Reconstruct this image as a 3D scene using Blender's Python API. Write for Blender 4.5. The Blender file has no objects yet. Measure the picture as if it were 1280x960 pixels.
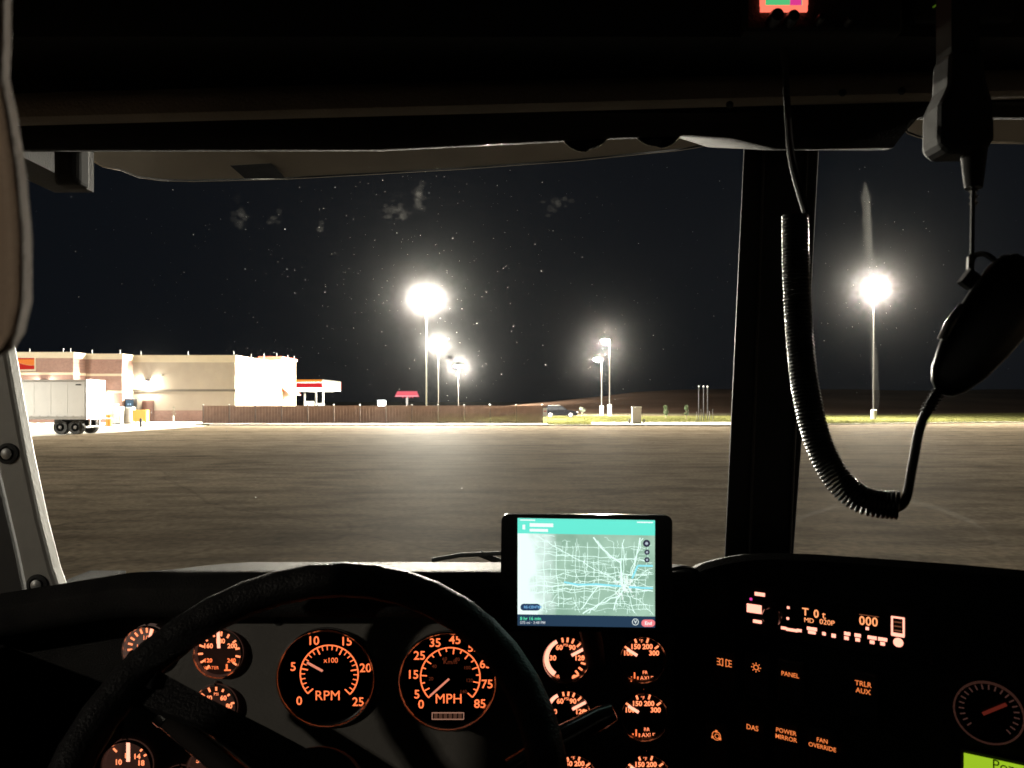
import bpy, math, random
from mathutils import Vector, Matrix
random.seed(7)
R = math.radians
SC = bpy.context.scene
COL = SC.collection
EYE = 2.4                      # height of the driver's eye above the lot
F = 980.0                      # focal length in photo pixels (1280 wide)

# ------------------------------------------------------------------ camera
cam_d = bpy.data.cameras.new('camera')
cam = bpy.data.objects.new('camera', cam_d); COL.objects.link(cam)
cam.location = (0, 0, EYE); cam.rotation_euler = (R(90), 0, 0)
cam_d.sensor_width = 36; cam_d.lens = F / 1280 * 36
cam_d.shift_y = -(480 - 502) / 1280
cam_d.clip_start = 0.02; cam_d.clip_end = 5000
cam_d.dof.use_dof = True; cam_d.dof.focus_distance = 1.7; cam_d.dof.aperture_fstop = 13.0
SC.camera = cam
# ------------------------------------------------------------------ night sky
w = bpy.data.worlds.new('World'); SC.world = w; w.use_nodes = True
bg = w.node_tree.nodes['Background']
bg.inputs[0].default_value = (0.0026, 0.0036, 0.0056, 1); bg.inputs[1].default_value = 1.0
# ------------------------------------------------------------------ exposure, renderer
SC.view_settings.view_transform = 'Standard'; SC.view_settings.look = 'None'
SC.view_settings.exposure = 0.0; SC.view_settings.gamma = 1.0
cy = SC.cycles
SC.render.engine = 'CYCLES'
cy.use_denoising = True; cy.use_light_tree = True
cy.sample_clamp_indirect = 4.0; cy.sample_clamp_direct = 0.0
cy.max_bounces = 6; cy.transparent_max_bounces = 16; cy.caustics_reflective = False; cy.caustics_refractive = False
LAMP = 1.1                     # brightness of the lot's pole lamps

# ------------------------------------------------------------------ materials
MATS = {}
def pm(name, col, rough=0.6, metal=0.0, var=0.0, scale=8.0, bump=0.0, bscale=60.0, spec=0.5, emit=None, es=0.0, sample=True, coords='Object'):
    if name in MATS: return MATS[name]
    m = bpy.data.materials.new(name); m.use_nodes = True; MATS[name] = m
    nt = m.node_tree; b = nt.nodes['Principled BSDF']
    b.inputs['Base Color'].default_value = (*col, 1); b.inputs['Roughness'].default_value = rough
    b.inputs['Metallic'].default_value = metal; b.inputs['Specular IOR Level'].default_value = spec
    if emit: b.inputs['Emission Color'].default_value = (*emit, 1); b.inputs['Emission Strength'].default_value = es
    if var or bump: tc = nt.nodes.new('ShaderNodeTexCoord')
    if var:
        n = nt.nodes.new('ShaderNodeTexNoise'); n.inputs['Scale'].default_value = scale; n.inputs['Detail'].default_value = 6
        nt.links.new(tc.outputs[coords], n.inputs['Vector'])
        r = nt.nodes.new('ShaderNodeValToRGB'); e = r.color_ramp.elements
        e[0].position = .3; e[1].position = .7
        e[0].color = (*[c * (1 - var) for c in col], 1); e[1].color = (*[min(1, c * (1 + var)) for c in col], 1)
        nt.links.new(n.outputs['Fac'], r.inputs[0]); nt.links.new(r.outputs[0], b.inputs['Base Color'])
    if bump:
        n2 = nt.nodes.new('ShaderNodeTexNoise'); n2.inputs['Scale'].default_value = bscale; n2.inputs['Detail'].default_value = 4
        nt.links.new(tc.outputs[coords], n2.inputs['Vector'])
        bp = nt.nodes.new('ShaderNodeBump'); bp.inputs['Strength'].default_value = bump; bp.inputs['Distance'].default_value = .01
        nt.links.new(n2.outputs['Fac'], bp.inputs['Height']); nt.links.new(bp.outputs[0], b.inputs['Normal'])
    if not sample: m.cycles.emission_sampling = 'NONE'
    return m
def glow(name, col, s, sample=False):
    if name in MATS: return MATS[name]
    m = bpy.data.materials.new(name); m.use_nodes = True; MATS[name] = m
    nt = m.node_tree; nt.nodes.clear()
    e = nt.nodes.new('ShaderNodeEmission'); e.inputs[0].default_value = (*col, 1); e.inputs[1].default_value = s
    o = nt.nodes.new('ShaderNodeOutputMaterial'); nt.links.new(e.outputs[0], o.inputs[0])
    m.cycles.emission_sampling = 'AUTO' if sample else 'NONE'
    return m

# ------------------------------------------------------------------ mesh builder (all in world coordinates)
WO = {}                        # world origin of each object
class Fr:                      # a local frame: centre, right, up, towards the viewer
    def __init__(s, c, u=(1, 0, 0), v=(0, 0, 1), n=(0, -1, 0)):
        s.c, s.u, s.v, s.n = Vector(c), Vector(u).normalized(), Vector(v).normalized(), Vector(n).normalized()
    def __call__(s, a, b, c=0.0): return s.c + a * s.u + b * s.v + c * s.n
    def at(s, a, b, c=0.0): return Fr(s(a, b, c), s.u, s.v, s.n)
    def rot(s, ang):
        ca, sa = math.cos(ang), math.sin(ang)
        return Fr(s.c, s.u * ca + s.v * sa, s.v * ca - s.u * sa, s.n)
    def hit(s, u, v):          # where the sight line of photo pixel (u, v) meets this frame's plane, in frame coordinates
        d = Vector(((u - 640) / F, 1, (502 - v) / F)); o = Vector((0, 0, EYE))
        t = (s.c - o).dot(s.n) / d.dot(s.n); p = o + d * t - s.c
        return p.dot(s.u), p.dot(s.v)
def P(u, v, Y): return Vector(((u - 640) / F * Y, Y, EYE + (502 - v) / F * Y))
def X_(u, Y): return (u - 640) / F * Y
def Z_(v, Y): return EYE + (502 - v) / F * Y

class MB:
    def __init__(s): s.v = []; s.f = []; s.mi = []; s.k = 0
    def add(s, vs, fs):
        o = len(s.v); s.v += [Vector(p) for p in vs]; s.f += [[o + i for i in f] for f in fs]; s.mi += [s.k] * len(fs); return s
    def box(s, x0, x1, y0, y1, z0, z1):
        return s.add([(x, y, z) for z in (z0, z1) for y in (y0, y1) for x in (x0, x1)],
                     [(0, 2, 3, 1), (4, 5, 7, 6), (0, 1, 5, 4), (2, 6, 7, 3), (0, 4, 6, 2), (1, 3, 7, 5)])
    def fbox(s, fr, w, h, d, ch=0.0):     # box in a frame, back on its plane, optional chamfer of the front edges
        a, b = w / 2, h / 2
        vs = [fr(x, y, 0) for x, y in ((-a, -b), (a, -b), (a, b), (-a, b))]
        if ch: vs += [fr(x, y, d - ch) for x, y in ((-a, -b), (a, -b), (a, b), (-a, b))]
        q = ch; vs += [fr(x, y, d) for x, y in ((-a + q, -b + q), (a - q, -b + q), (a - q, b - q), (-a + q, b - q))]
        n = len(vs) // 4; fs = [(3, 2, 1, 0), tuple(range(4 * n - 4, 4 * n))]
        for k in range(n - 1):
            for i in range(4):
                j = (i + 1) % 4; fs.append((4 * k + i, 4 * k + j, 4 * k + 4 + j, 4 * k + 4 + i))
        return s.add(vs, fs)
    def prism(s, pts, d):                 # closed outline pushed along vector d
        n = len(pts); d = Vector(d); pts = [Vector(p) for p in pts]
        return s.add(pts + [p + d for p in pts], [tuple(range(n))[::-1], tuple(range(n, 2 * n))] + [(i, (i + 1) % n, n + (i + 1) % n, n + i) for i in range(n)])
    def rings(s, rings, closed=True, caps=True):
        n = len(rings[0]); o = [p for r in rings for p in r]; fs = []
        for k in range(len(rings) - 1):
            for i in range(n if closed else n - 1):
                j = (i + 1) % n; fs.append((k * n + i, k * n + j, (k + 1) * n + j, (k + 1) * n + i))
        if caps and closed: fs += [tuple(range(n))[::-1], tuple(range((len(rings) - 1) * n, len(rings) * n))]
        return s.add(o, fs)
    def lathe(s, fr, prof, n=24, caps=True):         # profile (radius, height along n)
        return s.rings([[fr(r * math.cos(2 * math.pi * i / n), r * math.sin(2 * math.pi * i / n), h) for i in range(n)] for r, h in prof], True, caps)
    def tube(s, path, r, n=8, closed=False, caps=True):
        path = [Vector(p) for p in path]; m = len(path); rs = r if isinstance(r, (list, tuple)) else [r] * m
        rings = []; up = None
        for i, p in enumerate(path):
            a = path[(i - 1) % m] if (closed or i > 0) else p
            b = path[(i + 1) % m] if (closed or i < m - 1) else p
            t = (b - a).normalized()
            if up is None: up = Vector((0, 0, 1)) if abs(t.z) < .9 else Vector((1, 0, 0))
            x = t.cross(up).normalized(); y = x.cross(t).normalized(); up = y
            rings.append([p + rs[i] * (math.cos(2 * math.pi * k / n) * x + math.sin(2 * math.pi * k / n) * y) for k in range(n)])
        if closed: rings.append(rings[0]); caps = False
        return s.rings(rings, True, caps)
    def strip(s, fr, a, b, wd, c=0.0):    # flat stroke between two frame points
        a, b = Vector(a), Vector(b); t = (b - a).normalized(); q = Vector((-t.y, t.x)) * wd / 2
        return s.add([fr(*(a + q), c), fr(*(a - q), c), fr(*(b - q), c), fr(*(b + q), c)], [(0, 1, 2, 3)])
    def disc(s, fr, r, c=0.0, n=32, r0=None):
        return s.arc(fr, 0 if r0 is None else r0, r, 0, 360, c, n)
    def arc(s, fr, r0, r1, a0, a1, c=0.0, n=32):
        for i in range(n):
            p, q = R(a0 + (a1 - a0) * i / n), R(a0 + (a1 - a0) * (i + 1) / n)
            if r0 <= 1e-9: s.add([fr(0, 0, c), fr(r1 * math.cos(p), r1 * math.sin(p), c), fr(r1 * math.cos(q), r1 * math.sin(q), c)], [(0, 1, 2)])
            else: s.add([fr(r0 * math.cos(p), r0 * math.sin(p), c), fr(r1 * math.cos(p), r1 * math.sin(p), c), fr(r1 * math.cos(q), r1 * math.sin(q), c), fr(r0 * math.cos(q), r0 * math.sin(q), c)], [(0, 1, 2, 3)])
        return s
    def build(s, name, mat, parent=None, smooth=False, bevel=0.0, label=None, cat=None, group=None, kind=None, autosm=None):
        lo = [min(p[i] for p in s.v) for i in range(3)]; hi = [max(p[i] for p in s.v) for i in range(3)]
        org = Vector(((lo[0] + hi[0]) / 2, (lo[1] + hi[1]) / 2, lo[2]))
        me = bpy.data.meshes.new(name); me.from_pydata([p - org for p in s.v], [], s.f)
        for m in (mat if isinstance(mat, (list, tuple)) else [mat]): me.materials.append(m)
        me.polygons.foreach_set('material_index', s.mi)
        import bmesh
        bm = bmesh.new(); bm.from_mesh(me); bmesh.ops.recalc_face_normals(bm, faces=bm.faces); bm.to_mesh(me); bm.free()
        if smooth:
            me.polygons.foreach_set('use_smooth', [True] * len(me.polygons))
            me.set_sharp_from_angle(angle=R(autosm or 40))
        me.update()
        o = bpy.data.objects.new(name, me); COL.objects.link(o)
        if bevel:
            bv = o.modifiers.new('bevel', 'BEVEL'); bv.width = bevel; bv.segments = 2; bv.limit_method = 'ANGLE'; bv.angle_limit = R(40)
        put(o, org, parent); tag(o, label, cat, group, kind); return o
def put(o, org, parent):
    WO[o.name] = Vector(org)
    o.parent = parent; o.location = Vector(org) - (WO[parent.name] if parent else Vector((0, 0, 0)))
def tag(o, label=None, cat=None, group=None, kind=None):
    for k, x in (('label', label), ('category', cat), ('group', group), ('kind', kind)):
        if x: o[k] = x
def thing(name, loc, label, cat, group=None):
    o = bpy.data.objects.new(name, None); COL.objects.link(o); o.empty_display_size = .1
    put(o, Vector(loc), None); tag(o, label, cat, group); return o
def text(s, fr, h, mat, name, parent, align='CENTER', sx=1.0, off=0.0, bold=0.0):
    cu = bpy.data.curves.new('t', 'FONT'); cu.body = s; cu.size = 1; cu.align_x = align; cu.align_y = 'CENTER'; cu.resolution_u = 3; cu.offset = bold
    ob = bpy.data.objects.new('t', cu); me = bpy.data.meshes.new_from_object(ob)
    vs = [fr(v.co.x * h * sx, v.co.y * h, .0006 + off) for v in me.vertices]; fs = [tuple(p.vertices) for p in me.polygons]
    bpy.data.objects.remove(ob); bpy.data.curves.remove(cu); bpy.data.meshes.remove(me)
    if not fs: return None
    m = MB(); m.add(vs, fs); return m.build(name, mat, parent)
def spline(pts, n=8):
    pts = [Vector(p) for p in pts]; out = []
    for i in range(len(pts) - 1):
        p0, p1, p2, p3 = pts[max(i - 1, 0)], pts[i], pts[i + 1], pts[min(i + 2, len(pts) - 1)]
        for k in range(n):
            t = k / n; out.append(.5 * ((2 * p1) + (p2 - p0) * t + (2 * p0 - 5 * p1 + 4 * p2 - p3) * t * t + (3 * p1 - p0 - 3 * p2 + p3) * t ** 3))
    return out + [pts[-1]]

# palette
M_black = pm('black_vinyl', (.012, .012, .012), .62, var=.25, scale=30, bump=.25, bscale=400)
M_dash = pm('dash_vinyl', (.03, .029, .028), .62, var=.25, scale=25, bump=.35, bscale=500, spec=.05)
M_rub = pm('rubber', (.02, .02, .02), .75, var=.2, scale=20)
M_gun = pm('dark_metal', (.06, .06, .065), .35, .9, var=.2, scale=15)
M_chrome = pm('chrome', (.75, .75, .75), .12, 1.0)
M_galv = pm('galvanised', (.42, .42, .41), .45, .6, var=.15, scale=3)
M_white = pm('white_paint', (.78, .78, .76), .5, var=.06, scale=2)

# ================================================================== THE SETTING
def asphalt():
    m = bpy.data.materials.new('worn_concrete_lot'); m.use_nodes = True; nt = m.node_tree; b = nt.nodes['Principled BSDF']
    L = nt.links.new; tc = nt.nodes.new('ShaderNodeTexCoord')
    def noise(sc, det, stretch=(1, 1, 1)):
        mp = nt.nodes.new('ShaderNodeMapping'); mp.inputs['Scale'].default_value = stretch; L(tc.outputs['Object'], mp.inputs[0])
        n = nt.nodes.new('ShaderNodeTexNoise'); n.inputs['Scale'].default_value = sc; n.inputs['Detail'].default_value = det; L(mp.outputs[0], n.inputs['Vector']); return n
    big = noise(.07, 8, (.5, 1.3, 1)); mid = noise(1.1, 14, (.55, 1.2, 1)); fine = noise(7, 10)
    r = nt.nodes.new('ShaderNodeValToRGB'); e = r.color_ramp.elements
    e[0].position = .34; e[0].color = (.165, .13, .09, 1); e[1].position = .68; e[1].color = (.26, .208, .148, 1); L(big.outputs[0], r.inputs[0])
    r2 = nt.nodes.new('ShaderNodeValToRGB'); e = r2.color_ramp.elements
    e[0].position = .34; e[0].color = (.62, .62, .62, 1); e[1].position = .58; e[1].color = (1.12, 1.12, 1.12, 1); L(mid.outputs[0], r2.inputs[0])
    r3 = nt.nodes.new('ShaderNodeValToRGB'); e = r3.color_ramp.elements
    e[0].position = .35; e[0].color = (.74, .74, .74, 1); e[1].position = .65; e[1].color = (1.2, 1.2, 1.2, 1); L(fine.outputs[0], r3.inputs[0])
    # thin tar-sealed cracks
    v = nt.nodes.new('ShaderNodeTexVoronoi'); v.feature = 'DISTANCE_TO_EDGE'; v.inputs['Scale'].default_value = .11
    wn = noise(.5, 4); mx = nt.nodes.new('ShaderNodeMixRGB'); mx.inputs[0].default_value = .55; L(tc.outputs['Object'], mx.inputs[1]); L(wn.outputs['Color'], mx.inputs[2]); L(mx.outputs[0], v.inputs['Vector'])
    cr = nt.nodes.new('ShaderNodeValToRGB'); e = cr.color_ramp.elements; e[0].position = .0; e[0].color = (.72, .72, .72, 1); e[1].position = .004; e[1].color = (1, 1, 1, 1); L(v.outputs['Distance'], cr.inputs[0])
    cur = r.outputs[0]
    for q in (r2, r3, cr):
        k = nt.nodes.new('ShaderNodeMixRGB'); k.blend_type = 'MULTIPLY'; k.inputs[0].default_value = 1; L(cur, k.inputs[1]); L(q.outputs[0], k.inputs[2]); cur = k.outputs[0]
    # darker oil stains and curved tyre scuffs
    st = noise(.33, 3); sr = nt.nodes.new('ShaderNodeValToRGB'); e = sr.color_ramp.elements; e[0].position = .66; e[0].color = (1, 1, 1, 1); e[1].position = .74; e[1].color = (.62, .61, .6, 1); L(st.outputs[0], sr.inputs[0])
    wv = nt.nodes.new('ShaderNodeTexWave'); wv.wave_type = 'RINGS'; wv.inputs['Scale'].default_value = .045; wv.inputs['Distortion'].default_value = 5; wv.inputs['Detail'].default_value = 2; wv.inputs['Detail Scale'].default_value = .3; L(tc.outputs['Object'], wv.inputs['Vector'])
    wr_ = nt.nodes.new('ShaderNodeValToRGB'); e = wr_.color_ramp.elements; e[0].position = .93; e[0].color = (1, 1, 1, 1); e[1].position = .985; e[1].color = (.74, .73, .72, 1); L(wv.outputs[0], wr_.inputs[0])
    for q in (sr, wr_):
        k = nt.nodes.new('ShaderNodeMixRGB'); k.blend_type = 'MULTIPLY'; k.inputs[0].default_value = 1; L(cur, k.inputs[1]); L(q.outputs[0], k.inputs[2]); cur = k.outputs[0]
    df = nt.nodes.new('ShaderNodeBsdfDiffuse'); df.inputs['Roughness'].default_value = .6; L(cur, df.inputs['Color']); L(cur, b.inputs['Base Color']); b.inputs['Roughness'].default_value = .72; b.inputs['Specular IOR Level'].default_value = .1
    ms = nt.nodes.new('ShaderNodeMixShader'); ms.inputs[0].default_value = .1; L(df.outputs[0], ms.inputs[1]); L(b.outputs[0], ms.inputs[2]); L(ms.outputs[0], nt.nodes['Material Output'].inputs[0])
    bp = nt.nodes.new('ShaderNodeBump'); bp.inputs['Strength'].default_value = .15; bp.inputs['Distance'].default_value = .012; L(fine.outputs[0], bp.inputs['Height']); L(bp.outputs[0], df.inputs['Normal']); L(bp.outputs[0], b.inputs['Normal'])
    return m
M_lot = asphalt()
m = MB(); m.add([(-140, -90, 0), (170, -90, 0), (170, 125, 0), (-140, 125, 0)], [(0, 1, 2, 3)]); m.build('parking_lot', M_lot, kind='structure')
M_field = pm('dry_field', (.035, .03, .02), .95, spec=0, var=.5, scale=.05, bump=.4, bscale=1.5)
m = MB(); m.add([(-3000, -800, -.03), (3000, -800, -.03), (3000, 4000, -.03), (-3000, 4000, -.03)], [(0, 1, 2, 3)]); m.build('field_ground', M_field, kind='structure')
# kerb line, verge, strip under the fence, pad, apron
KL = [(-30.2, 78.25), (22, 76.6), (36, 81.5), (60, 90), (150, 118)]
def off(pl, d): return [(x, y + d) for x, y in pl]
M_conc = pm('concrete', (.5, .475, .43), .8, var=.16, scale=1.2, bump=.2, bscale=30)
m = MB()
for (a, b) in zip(KL[:-1], KL[1:]):
    n = max(1, int(math.hypot(b[0] - a[0], b[1] - a[1]) / 3))
    for i in range(n):
        p = Vector(a).lerp(Vector(b), i / n); q = Vector(a).lerp(Vector(b), (i + .985) / n)
        m.prism([(p.x, p.y, 0), (q.x, q.y, 0), (q.x, q.y + .03, .14), (q.x, q.y + .2, .145), (q.x, q.y + .2, 0), (p.x, p.y + .2, 0), (p.x, p.y + .2, .145), (p.x, p.y + .03, .14)][:0] or [(p.x, p.y, -.02), (p.x, p.y + .03, .14), (p.x, p.y + .2, .145), (p.x, p.y + .2, -.02)], (q.x - p.x, q.y - p.y, 0))
m.build('kerb', M_conc, kind='structure')
M_grass = pm('mown_grass', (.045, .045, .016), .9, spec=0, var=.45, scale=1.5, bump=.6, bscale=25)
m = MB(); vg = []
ob = off(KL, .2)
top = [(150, 190), (60, 132), (36, 126), (20, 124), (-31.8, 124), (-31.8, 78.6)]
m.prism([(x, y, -.02) for x, y in ob] + [(x, y, -.02) for x, y in top], (0, 0, .15)); m.build('grass_verge', M_grass, kind='structure')
m = MB(); m.prism([(x, y, .12) for x, y in ((-31.7, 78.7), (3.6, 77.5), (3.6, 81.6), (-31.7, 82))], (0, 0, .025)); m.build('fence_strip_paving', M_conc, kind='structure')
m = MB(); m.prism([(x, y, .12) for x, y in ((8.0, 77.5), (22, 77), (27, 79), (27, 86), (8.6, 85))], (0, 0, .03)); m.build('concrete_pad', M_conc, kind='structure')
m = MB(); m.prism([(x, y, -.02) for x, y in ((-110, 44), (-40, 45), (-33.6, 51), (-31.2, 60), (-30.3, 70), (-30.4, 78.25), (-31.95, 78.5), (-31.95, 125), (-110, 125))], (0, 0, .03)); m.build('concrete_apron', M_conc, kind='structure')
# hill
M_hill = pm('ploughed_hill', (.022, .014, .01), .95, spec=0, var=.45, scale=.03, bump=.5, bscale=.8)
m = MB(); prof = []
for i in range(41):
    x = -140 + i * 17
    u = 640 + x / 300 * F
    ht = 2.4 + (0 if u < 500 else 15.0 * min(1, max(0, (u - 560) / 330)) ** .75) / F * 300 + .25 * math.sin(i * 1.7) + .2 * math.sin(i * .63)
    ht = ht * min(1, max(0, (u - 600) / 180)) + .02
    prof.append([(x, 165, -.05), (x, 200, .25 * ht * .6), (x, 250, ht * .62), (x, 300, ht), (x * 1.3, 420, ht * 1.12), (x * 1.6, 600, -.1)])
m.rings([[Vector(p) for p in q] for q in prof], closed=False); m.build('hill', M_hill, smooth=True, kind='structure')
# grass blades along the verge
m = MB(); rg = random.Random(3)
for i in range(9000):
    x = rg.uniform(3.3, 75); y0 = 77.2 if x < 22 else 77 + (x - 22) * .36; y = y0 + .3 + 30 * rg.random() ** 1.8
    if 7.9 < x < 27.1 and y < 86.2 : continue
    h = rg.uniform(.05, .14); a = rg.random() * 3.14; dx, dy = .03 * math.cos(a), .03 * math.sin(a)
    m.add([(x - dx, y - dy, .12), (x + dx, y + dy, .12), (x + rg.uniform(-.05, .05), y, .13 + h)], [(0, 1, 2)])
m.build('grass_blades', M_grass, kind='stuff', label='short mown grass beyond the kerb right of the fence', cat='grass')

# ================================================================== LIGHT POLES
M_polem = pm('pole_bronze', (.06, .055, .05), .6)
LW = (1.0, .91, .76)
def lamp_mat(name, s, col=LW): return glow(name, col, s, True)
def light_pole(x, y, h, base, label, s, group='lot light poles', z0=0.0, heads=2, r=.42, dome=.07):
    t = thing('light_pole', (x, y, z0), label, 'lamp', group)
    fr = Fr((x, y, z0), (1, 0, 0), (0, 1, 0), (0, 0, 1))
    MB().lathe(fr, [(.36, -.05), (.36, base - .04), (.32, base), (0.05, base)], 20).build('pedestal', M_conc, t, True)
    MB().lathe(fr, [(.095, base), (.055, h + .25)], 12).build('pole', M_polem, t, True)
    for k in range(heads):
        a = R((20 if heads > 1 else 190) + 360 / heads * k); c = Vector((x + .75 * math.cos(a), y + .75 * math.sin(a), h + .1))
        ar = MB(); ar.tube([(x, y, h + .2), c + Vector((0, 0, .18))], .04, 6).build('arm', M_galv, t)
        hf = Fr(c, (math.cos(a), math.sin(a), 0), (-math.sin(a), math.cos(a), 0), (0, 0, 1))
        hd = MB().lathe(hf, [(r + .06, 0), (r + .08, .05), (r * .7, .2), (r * .3, .26), (.05, .27)], 16).build('lamp_head', M_gun, t, True)
        MB().lathe(hf, [(r, .0), (r * .95, -.36 * dome), (r * .75, -.72 * dome), (r * .45, -.93 * dome), (.03, -dome)], 16).build('lens', lamp_mat('lamp_lens_%d' % round(s), s * LAMP), hd, True)
    return t
light_pole(X_(533, 100), 100, Z_(375, 100), .9, 'tall light pole with a wide blazing lamp rising behind the brown fence', 95000, r=.5)
light_pole(X_(548, 175), 175, Z_(431, 175), .9, 'middle-sized light pole between the tallest and shortest lamps over the fence', 90000, r=.6)
light_pole(X_(573, 270), 270, Z_(458, 270), .9, 'shortest of the light poles seen above the brown fence', 200000, r=.7)
light_pole(X_(762, 130), 130, Z_(426, 130), 1.9, 'taller light pole of the pair on the grass, right of the car', 13000, heads=1, r=.6, dome=.5)
light_pole(X_(752, 141), 141, Z_(449, 141), 1.6, 'shorter light pole of the pair on the grass, right of the car', 13000, heads=1, r=.6, dome=.5)
light_pole(X_(1092, 102), 102, Z_(360, 102), 1.3, 'lone light pole on the verge seen through the right windshield pane', 24000, z0=.05, r=.5, dome=.35)
# poles of the same lot that stand outside the picture
light_pole(-58, 50, 13, .9, 'light pole at the far side of the lot beyond the parked trailer', 18500)
light_pole(66, 30, 13, .9, 'light pole on the open side of the lot away from the building', 9500)
light_pole(-30, -25, 13, .9, 'light pole on the lot behind the truck on the driver side', 2400)

# ================================================================== FENCE
M_fence = pm('brown_composite', (.185, .107, .076), .7, var=.18, scale=1.5)
M_post = pm('fence_post_brown', (.1, .062, .045), .6, var=.2, scale=2)
FY = 81.2
fx0, fx1, nf = X_(254, FY), X_(678, FY), 13
fence = thing('privacy_fence', ((fx0 + fx1) / 2, FY, .14), 'long brown vertical-board fence behind the parking lot', 'fence')
pw = (fx1 - fx0) / nf; zt = Z_(507, FY)
rg = random.Random(5)
for i in range(nf):
    a = fx0 + i * pw; mm = MB(); nb = 16
    for k in range(nb):
        d = rg.uniform(0, .006) + (.03 if k % 2 else 0)
        mm.box(a + .07 + (pw - .14) * k / nb + .004, a + .07 + (pw - .14) * (k + 1) / nb - .004, FY - d, FY + .05, .2, zt - .05)
    dz = rg.uniform(-.015, .015)
    mm.box(a + .06, a + pw - .06, FY - .04, FY + .06, zt - .05 + dz, zt + dz); mm.box(a + .06, a + pw - .06, FY - .035, FY + .06, .16, .22)
    mm.build('panel', M_fence, fence)
for i in range(nf + 1):
    a = fx0 + i * pw; p = MB().box(a - .06, a + .06, FY - .06, FY + .08, .1, zt + .06).build('post', M_post, fence)
    MB().lathe(Fr((a, FY + .01, zt + .06), (1, 0, 0), (0, 1, 0), (0, 0, 1)), [(.11, 0), (.11, .03), (.02, .09)], 4).build('post_cap', M_galv, p)
sg = MB().box(X_(680.5, 80.8) - .12, X_(680.5, 80.8) + .28, 81.1, 81.14, Z_(521, 81), Z_(510, 81)).build('small_sign', M_white, fence)
tx = Fr((X_(680.5, 80.8) + .08, 81.094, Z_(514, 81)))
MB().fbox(tx, .3, .09, .002).build('sign_print', pm('sign_red', (.5, .05, .04), .5), sg)

# ================================================================== BUILDING
M_beige = pm('beige_stucco', (.385, .33, .275), .85, var=.06, scale=.8, bump=.15, bscale=40)
M_cream = pm('cream_cornice', (.68, .6, .46), .75, var=.05, scale=1)
M_dk = pm('dark_band', (.075, .065, .05), .7, var=.2, scale=1)
def brick():
    m = bpy.data.materials.new('mauve_brick'); m.use_nodes = True; nt = m.node_tree; b = nt.nodes['Principled BSDF']
    tc = nt.nodes.new('ShaderNodeTexCoord'); mp = nt.nodes.new('ShaderNodeMapping'); mp.inputs['Rotation'].default_value = (R(90), 0, 0)
    br = nt.nodes.new('ShaderNodeTexBrick'); br.inputs['Scale'].default_value = 2.4
    br.inputs['Color1'].default_value = (.22, .12, .1, 1); br.inputs['Color2'].default_value = (.29, .165, .14, 1); br.inputs['Mortar'].default_value = (.3, .24, .21, 1)
    nt.links.new(tc.outputs['Object'], mp.inputs[0]); nt.links.new(mp.outputs[0], br.inputs['Vector']); nt.links.new(br.outputs[0], b.inputs['Base Color']); b.inputs['Roughness'].default_value = .85
    return m
M_brick = brick()
bld = thing('truck_stop_building', (-45, 100, 0), 'stepped truck stop building of mauve brick and beige stucco with cream cornice', 'building')
cx0, cx1, CY = -45.0, X_(294, 93), 93.0; top = Z_(444, 93)
ax0, ax1, AY = -70.0, -49.25, 88.0; BY = 90.5
MB().box(cx0, cx1, CY, 113, 1.36, top - .72).build('stucco_wall', M_beige, bld)
MB().box(cx0 - .01, cx1 + .03, CY - .035, 113.02, 0, 1.36).build('brick_wainscot', M_brick, bld)
MB().box(cx0, cx1 + .05, CY - .05, 113.04, 3.6, 3.86).build('dark_band', M_dk, bld)
m = MB(); m.box(cx0, cx1 + .09, CY - .09, 113.08, top - .72, top - .1); m.box(cx0, cx1 + .15, CY - .15, 113.15, top - .1, top); m.box(cx0, cx1 + .06, CY - .06, 113.06, top - .84, top - .725); m.build('cornice', M_cream, bld)
MB().box(ax1 - .02, cx0 + .002, BY, 113.03, 0, top - .6).build('brick_wall', M_brick, bld)
MB().box(ax0, ax1, AY, 113.06, 0, top - .6).build('brick_wall', M_brick, bld)
m = MB(); m.box(ax1 + .16, cx0 + .14, BY - .14, 113.12, top - .62, top + .02); m.build('cornice', M_cream, bld)
m = MB(); m.box(ax0, ax1 + .15, AY - .14, 113.16, top - .62, top + .05); m.build('cornice', M_cream, bld)
for zz in (5.35, 3.4):
    MB().box(ax1 - .01, cx0 + .04, BY - .04, 100, zz, zz + .27).build('stone_band', M_cream, bld)
    MB().box(ax0, ax1 + .04, AY - .04, 100, zz + .05, zz + .32).build('stone_band', M_cream, bld)
# tower at the far corner of the bright side wall, red cap, awning
MB().box(-35.2, -32.25, 109.5, 117, 0, 8.35).build('corner_tower', M_cream, bld)
MB().box(-35.4, -32.05, 109.3, 117.2, 8.35, 8.7).build('tower_cap', pm('red_cap', (.5, .09, .06), .6), bld)
MB().lathe(Fr((-34.2, 117.2, 0), (1, 0, 0), (0, 1, 0), (0, 0, 1)), [(1.2, 0), (1.2, 6.9), (1.4, 6.95), (1.4, 7.5), (.2, 7.5)], 20).build('round_bay', M_cream, bld, True)
m = MB(); m.prism([(-32.2, 109.6, 4.5), (-31.0, 109.6, 3.4), (-31.0, 109.6, 3.3), (-32.2, 109.6, 4.3)], (0, 5.5, 0)); m.build('awning', pm('red_awning', (.55, .07, .06), .6), bld)
for u in (37, 79, 88, 115, 150):      # lightning rods on the parapet
    y = AY + .4 if u < 92 else BY + .4
    MB().box(X_(u, y) - .03, X_(u, y) + .03, y, y + .06, top, top + .5).build('lightning_rod', M_galv, bld)
for u, y in ((176, CY + .3), (235, CY + .3), (292, CY + .4), (317, 99), (331, 104)):
    xx = X_(u, y) if y < 95 else cx1 - .1
    MB().box(xx - .03, xx + .03, y, y + .06, top, top + .5).build('lightning_rod', M_galv, bld)
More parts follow.
